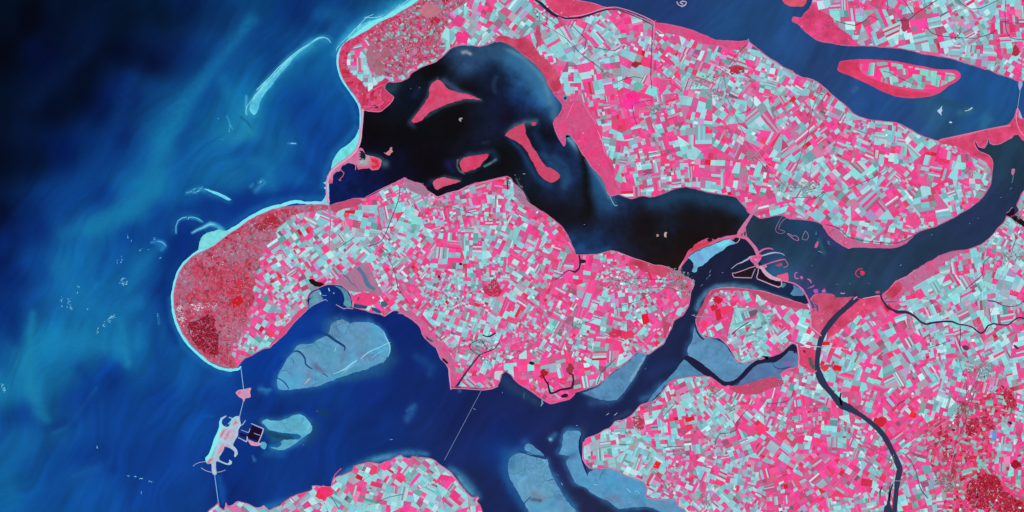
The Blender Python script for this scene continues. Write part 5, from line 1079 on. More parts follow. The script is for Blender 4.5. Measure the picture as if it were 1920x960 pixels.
# river island
def tien_pal(b=0): return jitter(pick([((128,206,200),5),((150,212,210),3),((140,180,180),3),((255,60,140),3),((215,90,150),2),((190,110,150),2),((100,185,170),2)]), 8)
o = sheet("island", coast(TIEN, .4), LZ, .35, ground_col((232,62,118),(215,80,140),10), M_SOIL(), 8, None, P("long spindle-shaped farmed island in the blue river at the upper right", "island"))
lv = mosaic([(1612,116),(1645,115),(1680,119),(1715,126),(1750,133),(1785,134),(1794,140),(1792,147),(1774,157),(1756,166),(1735,168),(1710,166),(1685,162),(1662,156),(1640,150),(1622,141),(1612,130)], 60, 60, 300, tien_pal, amp=2, usebias=False, base_ang=.1, angvar=.2)
mosaic_mesh("crop_fields", lv, LZ + .02, M_FIELD(), {}).parent = o
sheet("marsh", rough(dens([(1571,130),(1575,117),(1592,114),(1610,112),(1609,124),(1614,136),(1626,144),(1645,152),(1668,161),(1690,168),(1712,172),(1735,174),(1748,178),(1728,182),(1700,182),(1677,179),(1652,169),(1625,155),(1598,144),(1577,136)],3),.4,.2), LZ + .045, .05, ground_col((196,56,88),(232,66,112),18), M_SOIL(), 5, o, {})
ribbon("track", [(1655,134,1),(1668,136,1.1),(1682,144,1.1),(1697,151,1.1),(1712,158,1)], LZ + .06, .02, (110,50,80), M_STONE(), o, {}, sm=3)
island([(1466,-8),(1468,2),(1473,8),(1480,11),(1490,12.5),(1500,13),(1507,11),(1511,6),(1513,-8)], (208,70,98), (216,92,116), "rounded rose-coloured islet cut by the top edge, beside the marsh point")
def ring(pts, c, label, w=1.1, z=.07, grp=None, closed=True, name="islet", cat="islet"):
    return ribbon(name, [(p[0], p[1], p[2] if len(p) > 2 else w) for p in pts], z, .1, c, M_STONE(), None, P(label, cat, grp), sm=2, closed=closed, jit=.25)
ring([(1269,3),(1272,9),(1279,12),(1285,9),(1287,4),(1280,2),(1275,5),(1281,8)], (176,168,205), "pale curled sand islet touching the top edge in the blue river", 2.2, closed=False)
island([(1767,198),(1765.5,203),(1767,207),(1764.5,211),(1766,217),(1762.5,213.5),(1757,208),(1761.5,204)], (196,216,240), (170,196,226), "white winged sand islet, leftmost of three bright specks in the river", .07, .15, sp=2, name="islet", cat="islet")
ring([(1809,208,.9),(1815,207,1.2),(1820,204,2),(1823,202,2.4)], (180,215,230), "white comma-shaped sand islet, rightmost of three bright specks in the river", closed=False)
ring([(1780,229,1.6),(1782,229.4,3.4),(1785,229.6,1.4)], (190,225,245), "round white sand speck, lowest of three bright specks in the river", closed=False)
ring([(1466,406),(1459,418),(1454,429),(1456,435),(1463,438),(1471,436),(1470,433),(1460,429),(1464,418),(1472,410),(1482,408),(1477,404)], (140,110,150), "largest and westernmost thin ring-shaped islet in the grey-blue lake", 1.1)
ring([(1475,438),(1482,443),(1489,449),(1497,451),(1497,446),(1491,441),(1487,443),(1481,439)], (164,120,156), "lower ring islet with a thick pale south rim in the grey-blue lake", 1.3)
ring([(1510,433),(1506,441),(1504,448),(1512,450),(1516,444),(1514,437)], (150,126,160), "small triangular ring islet, easternmost ring in the grey-blue lake", 1.1)
island([(1533,452),(1535,454),(1534,460),(1531,465),(1527,464),(1529,457)], (206,84,140), (190,100,150), "short bright pink islet standing alone right of the thin ring islets", .07, .2, sp=2)
ring([(1551,452),(1556,454),(1552,456),(1557,459)], (120,140,170), "faint grey crumb of an islet right of the bright pink one", .9, closed=False)
ring([(1534,471),(1538,472),(1542,474)], (80,150,160), "faint teal streak islet below the bright pink one", 1.2, closed=False)
ring([(1530,434,.8),(1530,440,1.6)], (110,140,170), "faint upright grey speck north of the bright pink islet", 1, closed=False)
ring([(1617,504),(1611,504),(1606,508),(1604,513),(1607,518),(1612,520)], (196,64,104), "crimson horseshoe islet in the middle of the grey-blue lake", 1.8, closed=False)
island([(1613,508),(1619,508),(1622,512),(1619,516),(1614,516)], (226,52,100), (200,60,100), "round crimson islet nested inside the horseshoe-shaped one", .075, .3, sp=2)
island([(1641,547),(1646,545),(1650,547),(1648,550),(1642,550)], (196,90,120), (170,80,110), "tiny rosy islet near the canal mouth at the lake's south shore", .07, .2, sp=2)
ring([(1576,549.5),(1580,550.5),(1584,549.5)], (190,150,190), "pale dash islet just off the pink shore, left of the canal mouth", 1.8, closed=False)
ring([(1495,511),(1491,512),(1490,518),(1492,522),(1498,522)], (206,100,170), "pink C-shaped islet, first of the specks east of the locks", 2, closed=False)
island([(1500,518),(1504,518),(1506,522),(1502,524)], (190,110,170), (200,90,160), "small pink islet just below right of the C-shaped one", .07, .2, sp=2)
ring([(1513,523,1),(1517,524,2.2),(1520,527,2.4),(1521,531,1.2)], (190,110,160), "bent mauve islet, third speck from the locks", closed=False)
ring([(1514,541,1),(1519,539,2),(1524,537,2.4),(1527,534,1.2)], (180,90,170), "purple slanted islet above the pink marsh point", closed=False)
island([(1540,547),(1543,543),(1546,541),(1549,547),(1545,549)], (206,100,156), (190,100,160), "triangular pink islet at the tip of the marsh", .07, .2, sp=2)
island([(1525,543),(1533,542),(1534,549),(1527,550)], (176,84,190), (150,90,190), "violet square islet beside the marsh point", .065, .3, sp=2)
island([(1897,317),(1901,316),(1903,318),(1902,325),(1899,329),(1896,325)], (196,108,156), (180,120,170), "small mauve islet with a thin tail at the far right of the lake", .07, .2, sp=2)
ring([(1900,329,.8),(1899,337,.7),(1897,343,.8)], (120,150,180), "thin grey trailing spit under the small mauve islet", closed=False)
ring([(1893,356,.7),(1895,353,1.2),(1898,352,.6)], (90,120,150), "faint speck of shoal south of the mauve islet's tail", closed=False)

# ------------------------------------------------------------------ dams, locks, breakwaters
def dam(name, pts, c, label, cat="dam", z=.17, sm=4, grp=None):
    return ribbon(name, pts, z, .3, c, M_STONE(), None, P(label, cat, grp), sm=sm, jit=.06)
MAUVE = (202,116,160)
d = dam("sea_dam", [(680,205,5),(679.5,218,4.6),(678.5,232,4.2),(677,246,4.4),(676,258,4.8),(673,270,5),(668,281,5),(660,290,5),(648,299,5),(636,307,5),(627,315,5),(620,323,4.6),(615.5,333,4.4),(613,344,4),(612.5,356,4),(614,368,4.6),(616,380,5.5)], (206,146,186), "pale mauve dam closing off the black lake from the open sea on its left", z=.19)
ribbon("road", [(680.5,203,1.2),(680,218,1.1),(679,232,1.1),(677.6,246,1.1),(676,260,1.1),(673,272,1.1),(668,283,1.1),(658,293,1.1),(646,302,1.1),(634,310,1.1),(624,319,1.1),(617,331,1.1),(614,344,1.1),(613.6,356,1.1),(615,368,1.1),(617,382,1.1)], .2, .01, (226,176,206), M_STONE(), d, {}, sm=3)
island([(613,341),(618,336),(621,338),(624,341),(623,344),(617,344)], (205,86,130), (190,90,130), "small pink knob bulging from the lake side of the sea dam", .16, .2, sp=2, name="headland", cat="headland")
dam("breakwater", [(638,315,1.6),(640,320,1.6),(645,324,1.4),(643,330,1.3),(639,334,1.3),(637,337,1.8),(634,338,1.6),(640,338.4,1)], (196,100,140), "crooked pink breakwater running south from the sea dam into the blue lake corner", "breakwater", .15, 2)
dam("breakwater", [(658,306,1.6),(663,307,1.6),(667,310,1.5),(667,314,1.5),(666.4,318.5,1.6)], (200,120,160), "short hooked pink breakwater by the pink peninsula", "breakwater", .15, 2)
d = dam("lake_dam", [(1430,378,3),(1420,389,4),(1411,400,5),(1404,410,5.5),(1398,419,7),(1393,427,8),(1389,434,10),(1386,441,9)], MAUVE, "mauve dam joining the northern farmland to the dam crossing, between black and blue lakes", z=.17)
island([(1380,441),(1388,434),(1393,424),(1398,427),(1399,436),(1401,444),(1398,449),(1390,447),(1383,446)], (205,110,152), (190,100,140), "pink knot of road loops where three dams meet", .175, .3, name="interchange", cat="interchange")
for q in ([(1393,437),(1396,433),(1397,439),(1393,437)],):
    pond(oval(1396.5,438,1.6,4,.1), (60,50,74), .19); pond(oval(1391,440,1,3,.6), (80,50,80), .19)
dam("dam", [(1397,444,6),(1404,451,5.6),(1410,458,5.4),(1415,464,6),(1419,472,7),(1421,479,6)], (204,114,160), "straight mauve dam running south-east from the road loops to the locks")
bank("dam", [(1384,434),(1380,440),(1372,441),(1360,442),(1353,445),(1347,446),(1340,450),(1334,447),(1325,447),(1318,450),(1312,452),(1307,456),(1301,460),(1299,464),(1294,467),(1290,471),(1287,477),(1282,486),(1277,494),(1272,503),(1270,510),(1275,508),(1278,500),(1283,492),(1289,487),(1292,480),(1300,473),(1310,468),(1325,462),(1340,456),(1356,450),(1366,447),(1372,450),(1378,447),(1386,444)], (204,98,150), (205,72,104), P("curved crimson-and-pink dam holding the bright blue-white flat against the black lake", "dam"), .13, [([(1296,468,3),(1306,462,4),(1322,457,4),(1330,453,3)],(206,52,66),.9),([(1350,446,4),(1375,443,4)],(206,110,170),.7),([(1280,490,2),(1274,502,2)],(196,150,180),.8)], 9, M_SOIL(), .9, 2)
dam("breakwater", [(1380,456,1),(1384,453,1.2),(1387,448,1.2),(1385,444,1.2)], (200,170,200), "tiny hooked breakwater at the east tip of the blue-white flat", "breakwater", .12, 2)
pond(oval(1380,450,4,5,.6), (28,12,32), .14, "harbor_basin")
# lock island with its piers
island([(1407,482),(1414,480),(1420,477),(1427,477),(1428,484),(1424,490),(1421,494),(1424,499),(1430,497),(1436,496),(1438,500),(1434,503),(1426,504),(1418,502),(1415,498),(1413,494),(1408,490),(1405,485)], (214,74,136), (196,130,172), "pink-and-grey lock island where dams, piers and basins meet", .16, .3, [([(1420,494,3)],(60,140,150),.8),([(1412,486,3),(1422,482,3)],(226,60,120),.6)], 1.6, "lock_island", "lock")
PIER = (164,176,206)
dam("breakwater", [(1421,475,3.4),(1427,470,3.4),(1433,467,3),(1440,465.5,2.6),(1446,466,2),(1450,468,1.2)], (200,104,152), "curved pink breakwater, northernmost arm east of the locks", "breakwater", .14, 3)
dam("breakwater", [(1427,480,2),(1434,478,2.6),(1440,476,3),(1446,474.5,3),(1453,473.5,2.4),(1462,474.5,1.6),(1467,476,1.3),(1471,479,1)], PIER, "long grey-blue breakwater east of the locks, just under the pink curved one", "breakwater", .14, 3)
dam("breakwater", [(1419,479,1.4),(1413,480,1.4),(1406,482,2.6),(1402,486,3),(1396,489,3),(1391,492,2.4),(1385,494,1.6),(1381,496,1.4),(1376,500,1.2),(1371,504,1)], PIER, "long grey-blue breakwater reaching down-left from the locks", "breakwater", .14, 3)
dam("basin_dike", [(1417,499,1.4),(1406,502,1.4),(1396,506,1.4),(1386,509.5,1.4),(1378,512,1.6),(1373,512,1.6),(1374,516,1.6),(1376,520,1.6),(1392,520.5,1.6),(1409,521,1.6),(1412,513,1.4),(1416,504,1.4)], (194,150,176), "thin pale dike around the western trapezoid basin below the locks", "dike", .14, 1)
dam("basin_dike", [(1422,504,1.6),(1421,512,1.5),(1418.6,519,1.6),(1420,523,1.6),(1435,529,1.8),(1448,534.5,2),(1460,538.5,2.2),(1465,536,2),(1465.5,530,2),(1465.5,525,1.8)], (200,156,190), "thin pale dike along the lower side of the eastern lock basin", "dike", .14, 1)
pond([(1377,514),(1388,511),(1399,507),(1412,504),(1410,512),(1407,519.5),(1390,519),(1378,518)], (30,10,18), .05); pond([(1424,505),(1428,507),(1434,514),(1443,522),(1454,526),(1463,528),(1463,534),(1459,536),(1446,531),(1436,527),(1422,521),(1422,513)], (28,8,22), .05)
dam("dam", [(1424,500,5),(1429,503,6),(1434,510,7),(1439,515,7.5),(1446,520,7),(1455,523,6.5),(1464,525,5)], (206,164,192), "broad pale mauve quay curving along the upper side of the eastern lock basin")
island([(1457,516),(1464,514.5),(1471,512.5),(1477,511),(1478,519),(1478,527),(1470,527),(1465,525),(1462,521),(1456,519)], (222,84,132), (232,96,140), "pink four-sided meadow at the east end of the lock quay", .15, .3, name="meadow", cat="meadow")
dam("basin_dike", [(1430,497.5,1.6),(1440,494.5,1.8),(1450,491,2.4),(1461,488,2.6),(1471,486,1.8),(1474,490,1.4),(1477.5,496,1.4),(1475,500,1.4),(1469,501,1.6)], (200,100,150), "pink dike around the blue basin north-east of the locks", "dike", .12, 2)
island([(1454,497),(1460,494),(1466,493),(1467,498),(1460,500)], (170,70,90), (140,90,110), "dull red shoal inside the blue basin north-east of the locks", .06, .3, name="shoal", cat="shoal")
dam("dam", [(1467,526,2.6),(1476,528,2.6),(1484,530,2.6),(1492,533,2.6),(1499,538,3),(1505,543,3),(1509,550,2.6),(1513,557,2.6),(1517,566,3),(1520,576,3.4),(1521,590,2.6),(1520,604,2.2),(1520,618,2)], (212,110,170), "narrow pink dam road curving south-east from the lock quay to the land")
pond([(1519,563),(1525,564),(1529,569),(1534,574),(1535,584),(1532,584),(1530,577),(1523,574)], (84,84,152), LZ + .065)
# harbour moles on the inland sea
dam("breakwater", [(577,580,1.4),(587,572,2),(597,567,2.4),(606,563,2.2),(611,561.5,1.8),(614,565,1.2)], (124,140,184), "left grey breakwater closing the round blue bay on the south shore", "breakwater", .1, 2)
dam("breakwater", [(630,571,1.4),(637,575,1.6),(645,579,1.8),(650,577.5,1.6),(662,579,1.6)], (170,140,190), "right grey breakwater closing the round blue bay on the south shore", "breakwater", .1, 2)
dam("breakwater", [(721,593,1.2),(728,588,1.4),(737,582,1.6),(741,582.5,1.2)], (206,180,210), "short straight white breakwater at the small notch in the south shore", "breakwater", .16, 1)
bank("tidal_flat", [(578,577),(580,566),(580,556),(584,550),(590,546),(597,543),(601,546),(600,552),(603,556),(606,560),(600,565),(590,570)], (84,120,162), (96,156,176), P("teal-grey mudflat in the western half of the round bay", "tidal flat"), .05, [([(588,558,2),(596,554,2)],(110,140,180),.6)])
bank("tidal_flat", [(626,535),(634,536),(643,540),(651,547),(656,556),(658,567),(657,576),(650,575),(644,571),(646,562),(645,553),(640,545),(633,539)], (92,160,176), (74,128,160), P("teal crescent mudflat along the eastern rim of the round bay", "tidal flat"), .05)
for pts in ([(616,540,1.6),(618,546,1.8)],[(600,548,3),(602,553,2.4)],[(625,549.5,1.8),(627,549.7,1.8)],[(604,554,.7),(612,554,.7)]):
    ribbon("jetty" if pts[0][2] < 1 else "shell_bank", [(p[0], p[1], p[2]) for p in pts], .1, .1, (150,205,226), M_SAND(), None, P({616:"upright white shell bank, uppermost in the round blue bay",600:"pale wedge-shaped shell bank at the left of the round blue bay",625:"round white speck of shell bank, rightmost in the round blue bay",604:"thin pale jetty pointing right in the round blue bay"}[pts[0][0]], "jetty" if pts[0][2] < 1 else "shell bank"), sm=2)
dam("breakwater", [(1144,369,1),(1147,376,1.1),(1151,383,1.1),(1154,386,1.2),(1158,384.5,.9)], (130,200,215), "thin pale hooked spit off the pink marsh, in the lake's north shore", "spit", .1, 2)
# farmland harbours in the lake
for pts, lb in (([(762,334,1),(757,333,1.6),(760,337,1.2)],"small pale jetty at the harbour mouth, left of the black lake's south shore town"),([(766,338,1.4),(772,343,1.2)],"pale jetty right beside the harbour mouth on the black lake's south shore"),([(953,333,1.4),(955,345,1.2)],"pale mole beside the narrow slot harbour on the lake's south shore")):
    dam("jetty", pts, (150,190,200), lb, "jetty", .14, 1)
dam("breakwater", [(1400,76,1),(1403,73,1.2),(1405,80,1.6),(1407,84,1.2)], (150,176,216), "small white harbour mole on the north shore where the farmland meets the blue river", "breakwater", .16, 1)
dam("breakwater", [(1222,43,2),(1227,40,2),(1230,38,1.6)], (226,66,110), "small pink mole at the creek sluice on the river shore", "breakwater", .16, 1)
dam("breakwater", [(984,736,.8),(982,742,1.4),(982.5,748,.8)], (60,110,130), "short teal spit pointing down from the south-east farmland tip", "spit", .05, 2)
dam("breakwater", [(1016,750,2.4),(1017,756,3.6),(1014,762,1)], (90,160,170), "short teal sandy point below the south-east farmland tip", "spit", .05, 2)
dam("breakwater", [(1297,590.5,.9),(1304,593,1.2),(1316,594,1.1),(1334,594,1)], (150,160,196), "thin pale pier poking west from the small eastern farmland", "breakwater", LZ + .12, 1)
dam("breakwater", [(1300,591,.8),(1303,589,.8)], (150,160,196), "tiny pale stub beside the pier of the small eastern farmland", "breakwater", LZ + .12, 1)
dam("breakwater", [(1252,499,1),(1262,506,1),(1272,511,1),(1283,516,1)], (160,150,170), "thin grey mole along the shore of the grey harbour town", "breakwater", LZ + .12, 2)
# works island of the sea barrier
NJ = [(450,781),(450,789),(452,795),(450,801),(447,806),(446,817),(441,825),(438,831),(437,835),(442,840),(445,845),(446,851),(441,857),(439,855),(440,849),(438,845),(431,840),(421,837),(420,843),(415,851),(411,857),(412,862),(416,865),(427,869),(430,866),(430,862),(435,865),(434,870),(429,872),(421,870),(414,867),(409,865),(405,866),(405,876),(406,883),(406,889),(403,891),(399,889),(397,882),(397,874),(396,869),(390,870),(386,866),(385,858),(391,852),(396,840),(401,824),(407,811),(411,800),(411,790),(417,782),(424,779),(424,781),(417,787),(416,794),(422,801),(429,800),(431,794),(435,788),(433,784),(429,783.5),(430,781.5),(436,784),(441,781),(446,780)]
island(NJ, (180,184,210), (156,206,220), "pale turquoise-and-grey artificial island with curved harbour arms in the sea barrier", .16, .15, [([(411,800,6),(403,822,8),(395,845,7),(387,861,6)],(124,236,242),1.4),([(416,785,2),(414,793,2.4),(420,799,2.4)],(140,220,235),1.0),([(420,808,2.4),(415,816,2.4)],(225,84,120),.9),([(442,792,2.8)],(235,50,100),.9),([(436,788,3),(442,783,3)],(130,210,205),.8),([(430,808,3),(424,822,2.4)],(206,110,150),.7),([(438,810,5),(434,820,5)],(196,170,196),.8),([(394,862,3),(391,868,3)],(225,84,120),.9),([(427,836,4),(415,845,4)],(206,140,170),.8),([(404,840,2),(398,855,2),(400,868,2)],(130,180,170),.7),([(428,869,3),(433,865,3)],(150,215,230),.8),([(440,848,3),(436,842,3)],(180,190,210),.8)], 1.6)
for pts_, c_ in (([(414,803,3.4),(409,815,4.2),(403,832,4.6),(396,848,4.4),(389,860,3.6)],(134,236,242)),([(421,806,1.6),(417,813,2.2),(413,821,1.6)],(226,96,140)),([(428,808,1.6),(424,816,2),(420,824,1.4)],(222,110,150)),([(437,797,2),(441,791,3),(443,786,1.6)],(228,60,110)),([(398,858,1.6),(394,864,2.4),(390,868,2)],(222,92,130)),
                 ([(436,787,2),(441,784,2.4),(446,784,2)],(130,214,214)),([(436,806,4),(432,815,6),(428,824,5)],(186,178,204)),([(428,795,1.4),(433,790,1.8),(435,787,1.4)],(126,226,232)),([(430,862,1.4),(432,867,3),(428,870,2)],(150,214,232)),([(440,842,3),(443,849,3.6),(441,854,2)],(176,190,220)),([(420,832,3),(413,843,4),(409,852,3)],(210,150,178)),([(415,783,1.4),(413,791,1.8),(417,798,1.8),(424,801.5,1.8),(430,800,1.4)],(150,222,236))):
    merge_ribbons("paved_ground", [pts_], .163 + .0006 * len(pts_) + random.random() * .006, .01, c_, M_STONE(), STRUCT)
ribbon("road", [(447,782,1),(441,790,1),(432,803,1),(422,818,1),(412,834,1),(404,850,1),(400,866,1),(401,886,1)], .19, .02, (206,190,214), M_STONE(), None, STRUCT, sm=3)
for pts, lb in (([(471,794,1.6),(478,797,1.6),(486,800.5,1.8),(494,804,2.2),(491,814,2.2),(487,824,2),(484,830,2)],"white L-shaped breakwater around the dark square works harbour"),([(452,806,.9),(460,809,1),(466,811,1.4),(468,806,1.2),(469,803,.8)],"thin mauve pier between the works island and its square harbour"),([(476,812,.8),(482,814.5,1),(488,816,.9)],"thin pale pier inside the dark square works harbour"),
                ([(446,820,1.4),(454,824,1.6),(462,828,2.4),(464,823,2.6),(463,818,1.4)],"pale causeway linking the works island to the pink quay"),([(449,799,1.6),(455,796,1.6),(459,790,1.4),(460.5,788,1.2)],"short white breakwater arm on the east side of the works island"),([(362,874,.8),(367,870,.9),(374,867,.9),(385,865.5,1)],"long thin jetty reaching west from the tip of the works island"),
                ([(377,877,.9),(385,882,1.1),(392,884.5,1.1),(398,885.5,1)],"left curved jetty at the foot of the works island"),([(405,885.5,1),(414,884.5,1.1),(423,881,.9)],"right curved jetty at the foot of the works island")):
    dam("breakwater", pts, (176,178,214), lb, "breakwater", .14, 2)
island([(465,824),(471,826),(478,829),(485,830),(491,831),(489,834),(484,836),(477,836),(471,835),(467,830)], (214,140,176), (200,160,190), "pink quay on the south side of the dark square works harbour", .13, .2, sp=2, name="quay", cat="quay")
pond([(448,811),(456,813),(464,816),(470,805),(473,797),(493,806),(486,828),(474,824),(462,821),(450,817)], (18,10,56), .02, "harbor_basin"); pond([(472,800),(492,807),(485,828),(468,821)], (26,2,42), .026, "harbor_basin")
island([(442,736),(446,732),(451,730.5),(457,730),(464,728),(471,727),(470,731),(469,735),(470,744),(465,746),(460,747),(459,751),(456,753),(455,748),(449,745),(444,740)], (206,150,186), (196,150,180), "small mauve arrow-shaped island carrying the sea barrier road", .15, .2, [([(449,737,2.8)],(216,70,110),.9)], 1.6)

# ------------------------------------------------------------------ bridges and barriers (deck, piers, gates)
def bridge(name, x0, y0, x1, y1, w, c, n, label, cat, gates=False, pw=1.3):
    root = empty(name, x0, y0, P(label, cat, "sections of the sea barrier" if gates else None))
    ox, oy = X(x0), Y(y0)
    dx, dy = x1 - x0, y1 - y0; L = math.hypot(dx, dy); ang = math.atan2(dy, dx)
    ribbon("deck", [(x0, y0, w), (x1, y1, w)], .26, .05, c, M_STONE(), root, {}, sm=1, origin=(ox, oy))
    for s in (-1, 1):
        nx, ny = -dy / L * w * .44 * s, dx / L * w * .44 * s
        ribbon("railing", [(x0 + nx, y0 + ny, w * .1), (x1 + nx, y1 + ny, w * .1)], .28, .02, tuple(min(255, v + 10) for v in c), M_STONE(), root, {}, sm=1, origin=(ox, oy))
    for k in range(n):
        t = (k + .5) / n; V = []; F = []; C = []
        box_mesh(V, F, C, 960 + (dx * t), 480 + (dy * t), L / n * .22, w * pw, .3, -.1, ang, base(tuple(v * .9 for v in c)))
        V = [(v[0], v[1], v[2]) for v in V]
        link("pier", V, F, np.array(C), M_STONE(), root, {}, percorner=True)
        if gates and k < n - 1:
            t = (k + 1) / n; V = []; F = []; C = []
            box_mesh(V, F, C, 960 + dx * t, 480 + dy * t, L / n * .7, w * .16, .15, 0, ang, base((70, 110, 160)))
            link("gate", V, F, np.array(C), M_STONE(), root, {}, percorner=True)
    return root
bridge("storm_barrier", 452, 691, 457, 731, 1.15, (140,190,226), 15, "northern section of the thin sea barrier, between the dune headland and the arrow-shaped island", "barrier", True)
bridge("storm_barrier", 456.5, 752, 449, 782, 1.15, (140,190,226), 15, "middle section of the thin sea barrier, north of the works island", "barrier", True)
bridge("storm_barrier", 402.5, 889, 409.5, 942, 1.15, (120,190,230), 24, "southern section of the thin sea barrier, down to the lower land", "barrier", True)
bridge("long_bridge", 903, 731, 833, 863, .85, (120,140,190), 48, "very long straight thin bridge crossing the dark blue inland sea", "bridge")
bridge("road_bridge", 1912.5, 170, 1907.5, 204, .9, (160,180,215), 12, "short thin bridge crossing the river at the right edge of the photo", "bridge")
island([(1910,152),(1917,153),(1917,160),(1914,166),(1912,172),(1910.5,166),(1909,160)], (170,176,216), (150,160,210), "pale blue-grey bridgehead at the north end of the right-edge bridge", .16, .2, sp=2, name="bridgehead", cat="bridgehead")
ribbon("road", [(1907.5,203,1.4),(1905,216,1.4),(1906,230,1.4),(1911,243,1.4),(1920,254,1.4),(1960,262,1.4)], .2, .05, (224,140,180), M_STONE(), None, STRUCT, sm=4)
island([(1911,206),(1914,214),(1917,222),(1912,221),(1910,214)], (150,170,215), (170,180,220), "white-blue wedge of sand right of the spit under the right-edge bridge", .16, .2, sp=2, name="sand_spit", cat="sand")
ribbon("canal_bridge", [(1524,648,1.1),(1544,651,1.1)], .3, .05, (170,130,170), M_STONE(), None, P("thin pale road bridge over the upper bend of the dark canal", "bridge"), sm=1)
ribbon("canal_bridge", [(1674,901,1),(1694,902,1)], .3, .05, (170,160,190), M_STONE(), None, P("thin pale road bridge over the lower reach of the dark canal", "bridge"), sm=1)
dam("breakwater", [(1607,556,2),(1603,559,2.2),(1600,562,1.6)], (206,150,190), "short pale mole on the left side of the canal mouth", "breakwater", LZ + .12, 1)
dam("breakwater", [(1618,559.5,1.2),(1632,557,1.4),(1644,554.6,1.4),(1650,555,1.4)], (206,170,196), "thin white mole along the shore right of the canal mouth", "breakwater", LZ + .12, 1)

# ------------------------------------------------------------------ towns: each a thing of many small roofs
def town(px, py, rx, ry, label, n=None, ang=0.0, tint=None, dens_=0.55):
    V = []; F = []; C = []
    pal = tint or [((140,150,150),5),((120,135,135),4),((160,160,165),3),((150,120,140),3),((165,130,150),2.5),((110,150,140),2),((90,90,100),1.6),((60,50,64),1.0),((190,225,225),1.0),((200,70,110),1.4),((120,190,180),1.4),((170,180,185),2)]
    root = empty("town", px, py, P(label, "town"))
    root["kind"] = "stuff"
    rx, ry = rx * 1.12, ry * 1.12
    ground = rough(dens(oval(960, 480, rx, ry, ang, 14, .25), 2), 2.2, .25)
    bp = [((126,130,142),16),((140,134,150),9),((120,132,134),5),((158,132,154),4),((178,112,144),1.6),((112,150,144),2.0),((128,176,174),.6),((196,90,132),.6),((98,92,106),2),((164,172,180),1.6)]
    lv = mosaic(ground, 14, 3, 16, pal_from(bp, 8), amp=1.5, wl=9, usebias=False, road=.2, gap=0.03, angvar=1.0)
    lv = [l for l in lv if ((l[0][0][0] - 960) / rx) ** 2 + ((l[0][0][1] - 480) / ry) ** 2 < random.uniform(.75, 2.0)]
    mosaic_mesh("block", lv, LZ + .07, M_SOIL(), {"kind": "stuff"}).parent = root
    n = n or int(rx * ry * dens_ * 2.2)
    step = 1.9; k = 0
    a0 = random.uniform(0, 1.5)
    gx = np.arange(-rx, rx, step)
    for u in np.arange(-max(rx, ry), max(rx, ry), step):
        for v in np.arange(-max(rx, ry), max(rx, ry), step):
            x = u * math.cos(a0) - v * math.sin(a0) + random.gauss(0, .25); y = u * math.sin(a0) + v * math.cos(a0) + random.gauss(0, .25)
            xr = x * math.cos(ang) + y * math.sin(ang); yr = -x * math.sin(ang) + y * math.cos(ang)
            e = (xr / rx) ** 2 + (yr / ry) ** 2
            if e > random.uniform(.3, 1.25) or random.random() < .35: continue
            box_mesh(V, F, C, 960 + x, 480 + y, random.uniform(.5, 1.6), random.uniform(.4, 1.3), random.uniform(.02, .08), LZ + .07, a0 + random.gauss(0, .3), base(jitter(pick(pal), 12)))
    link("roofs", V, F, np.array(C), M_ROOF(), root, {"kind": "stuff"}, percorner=True)
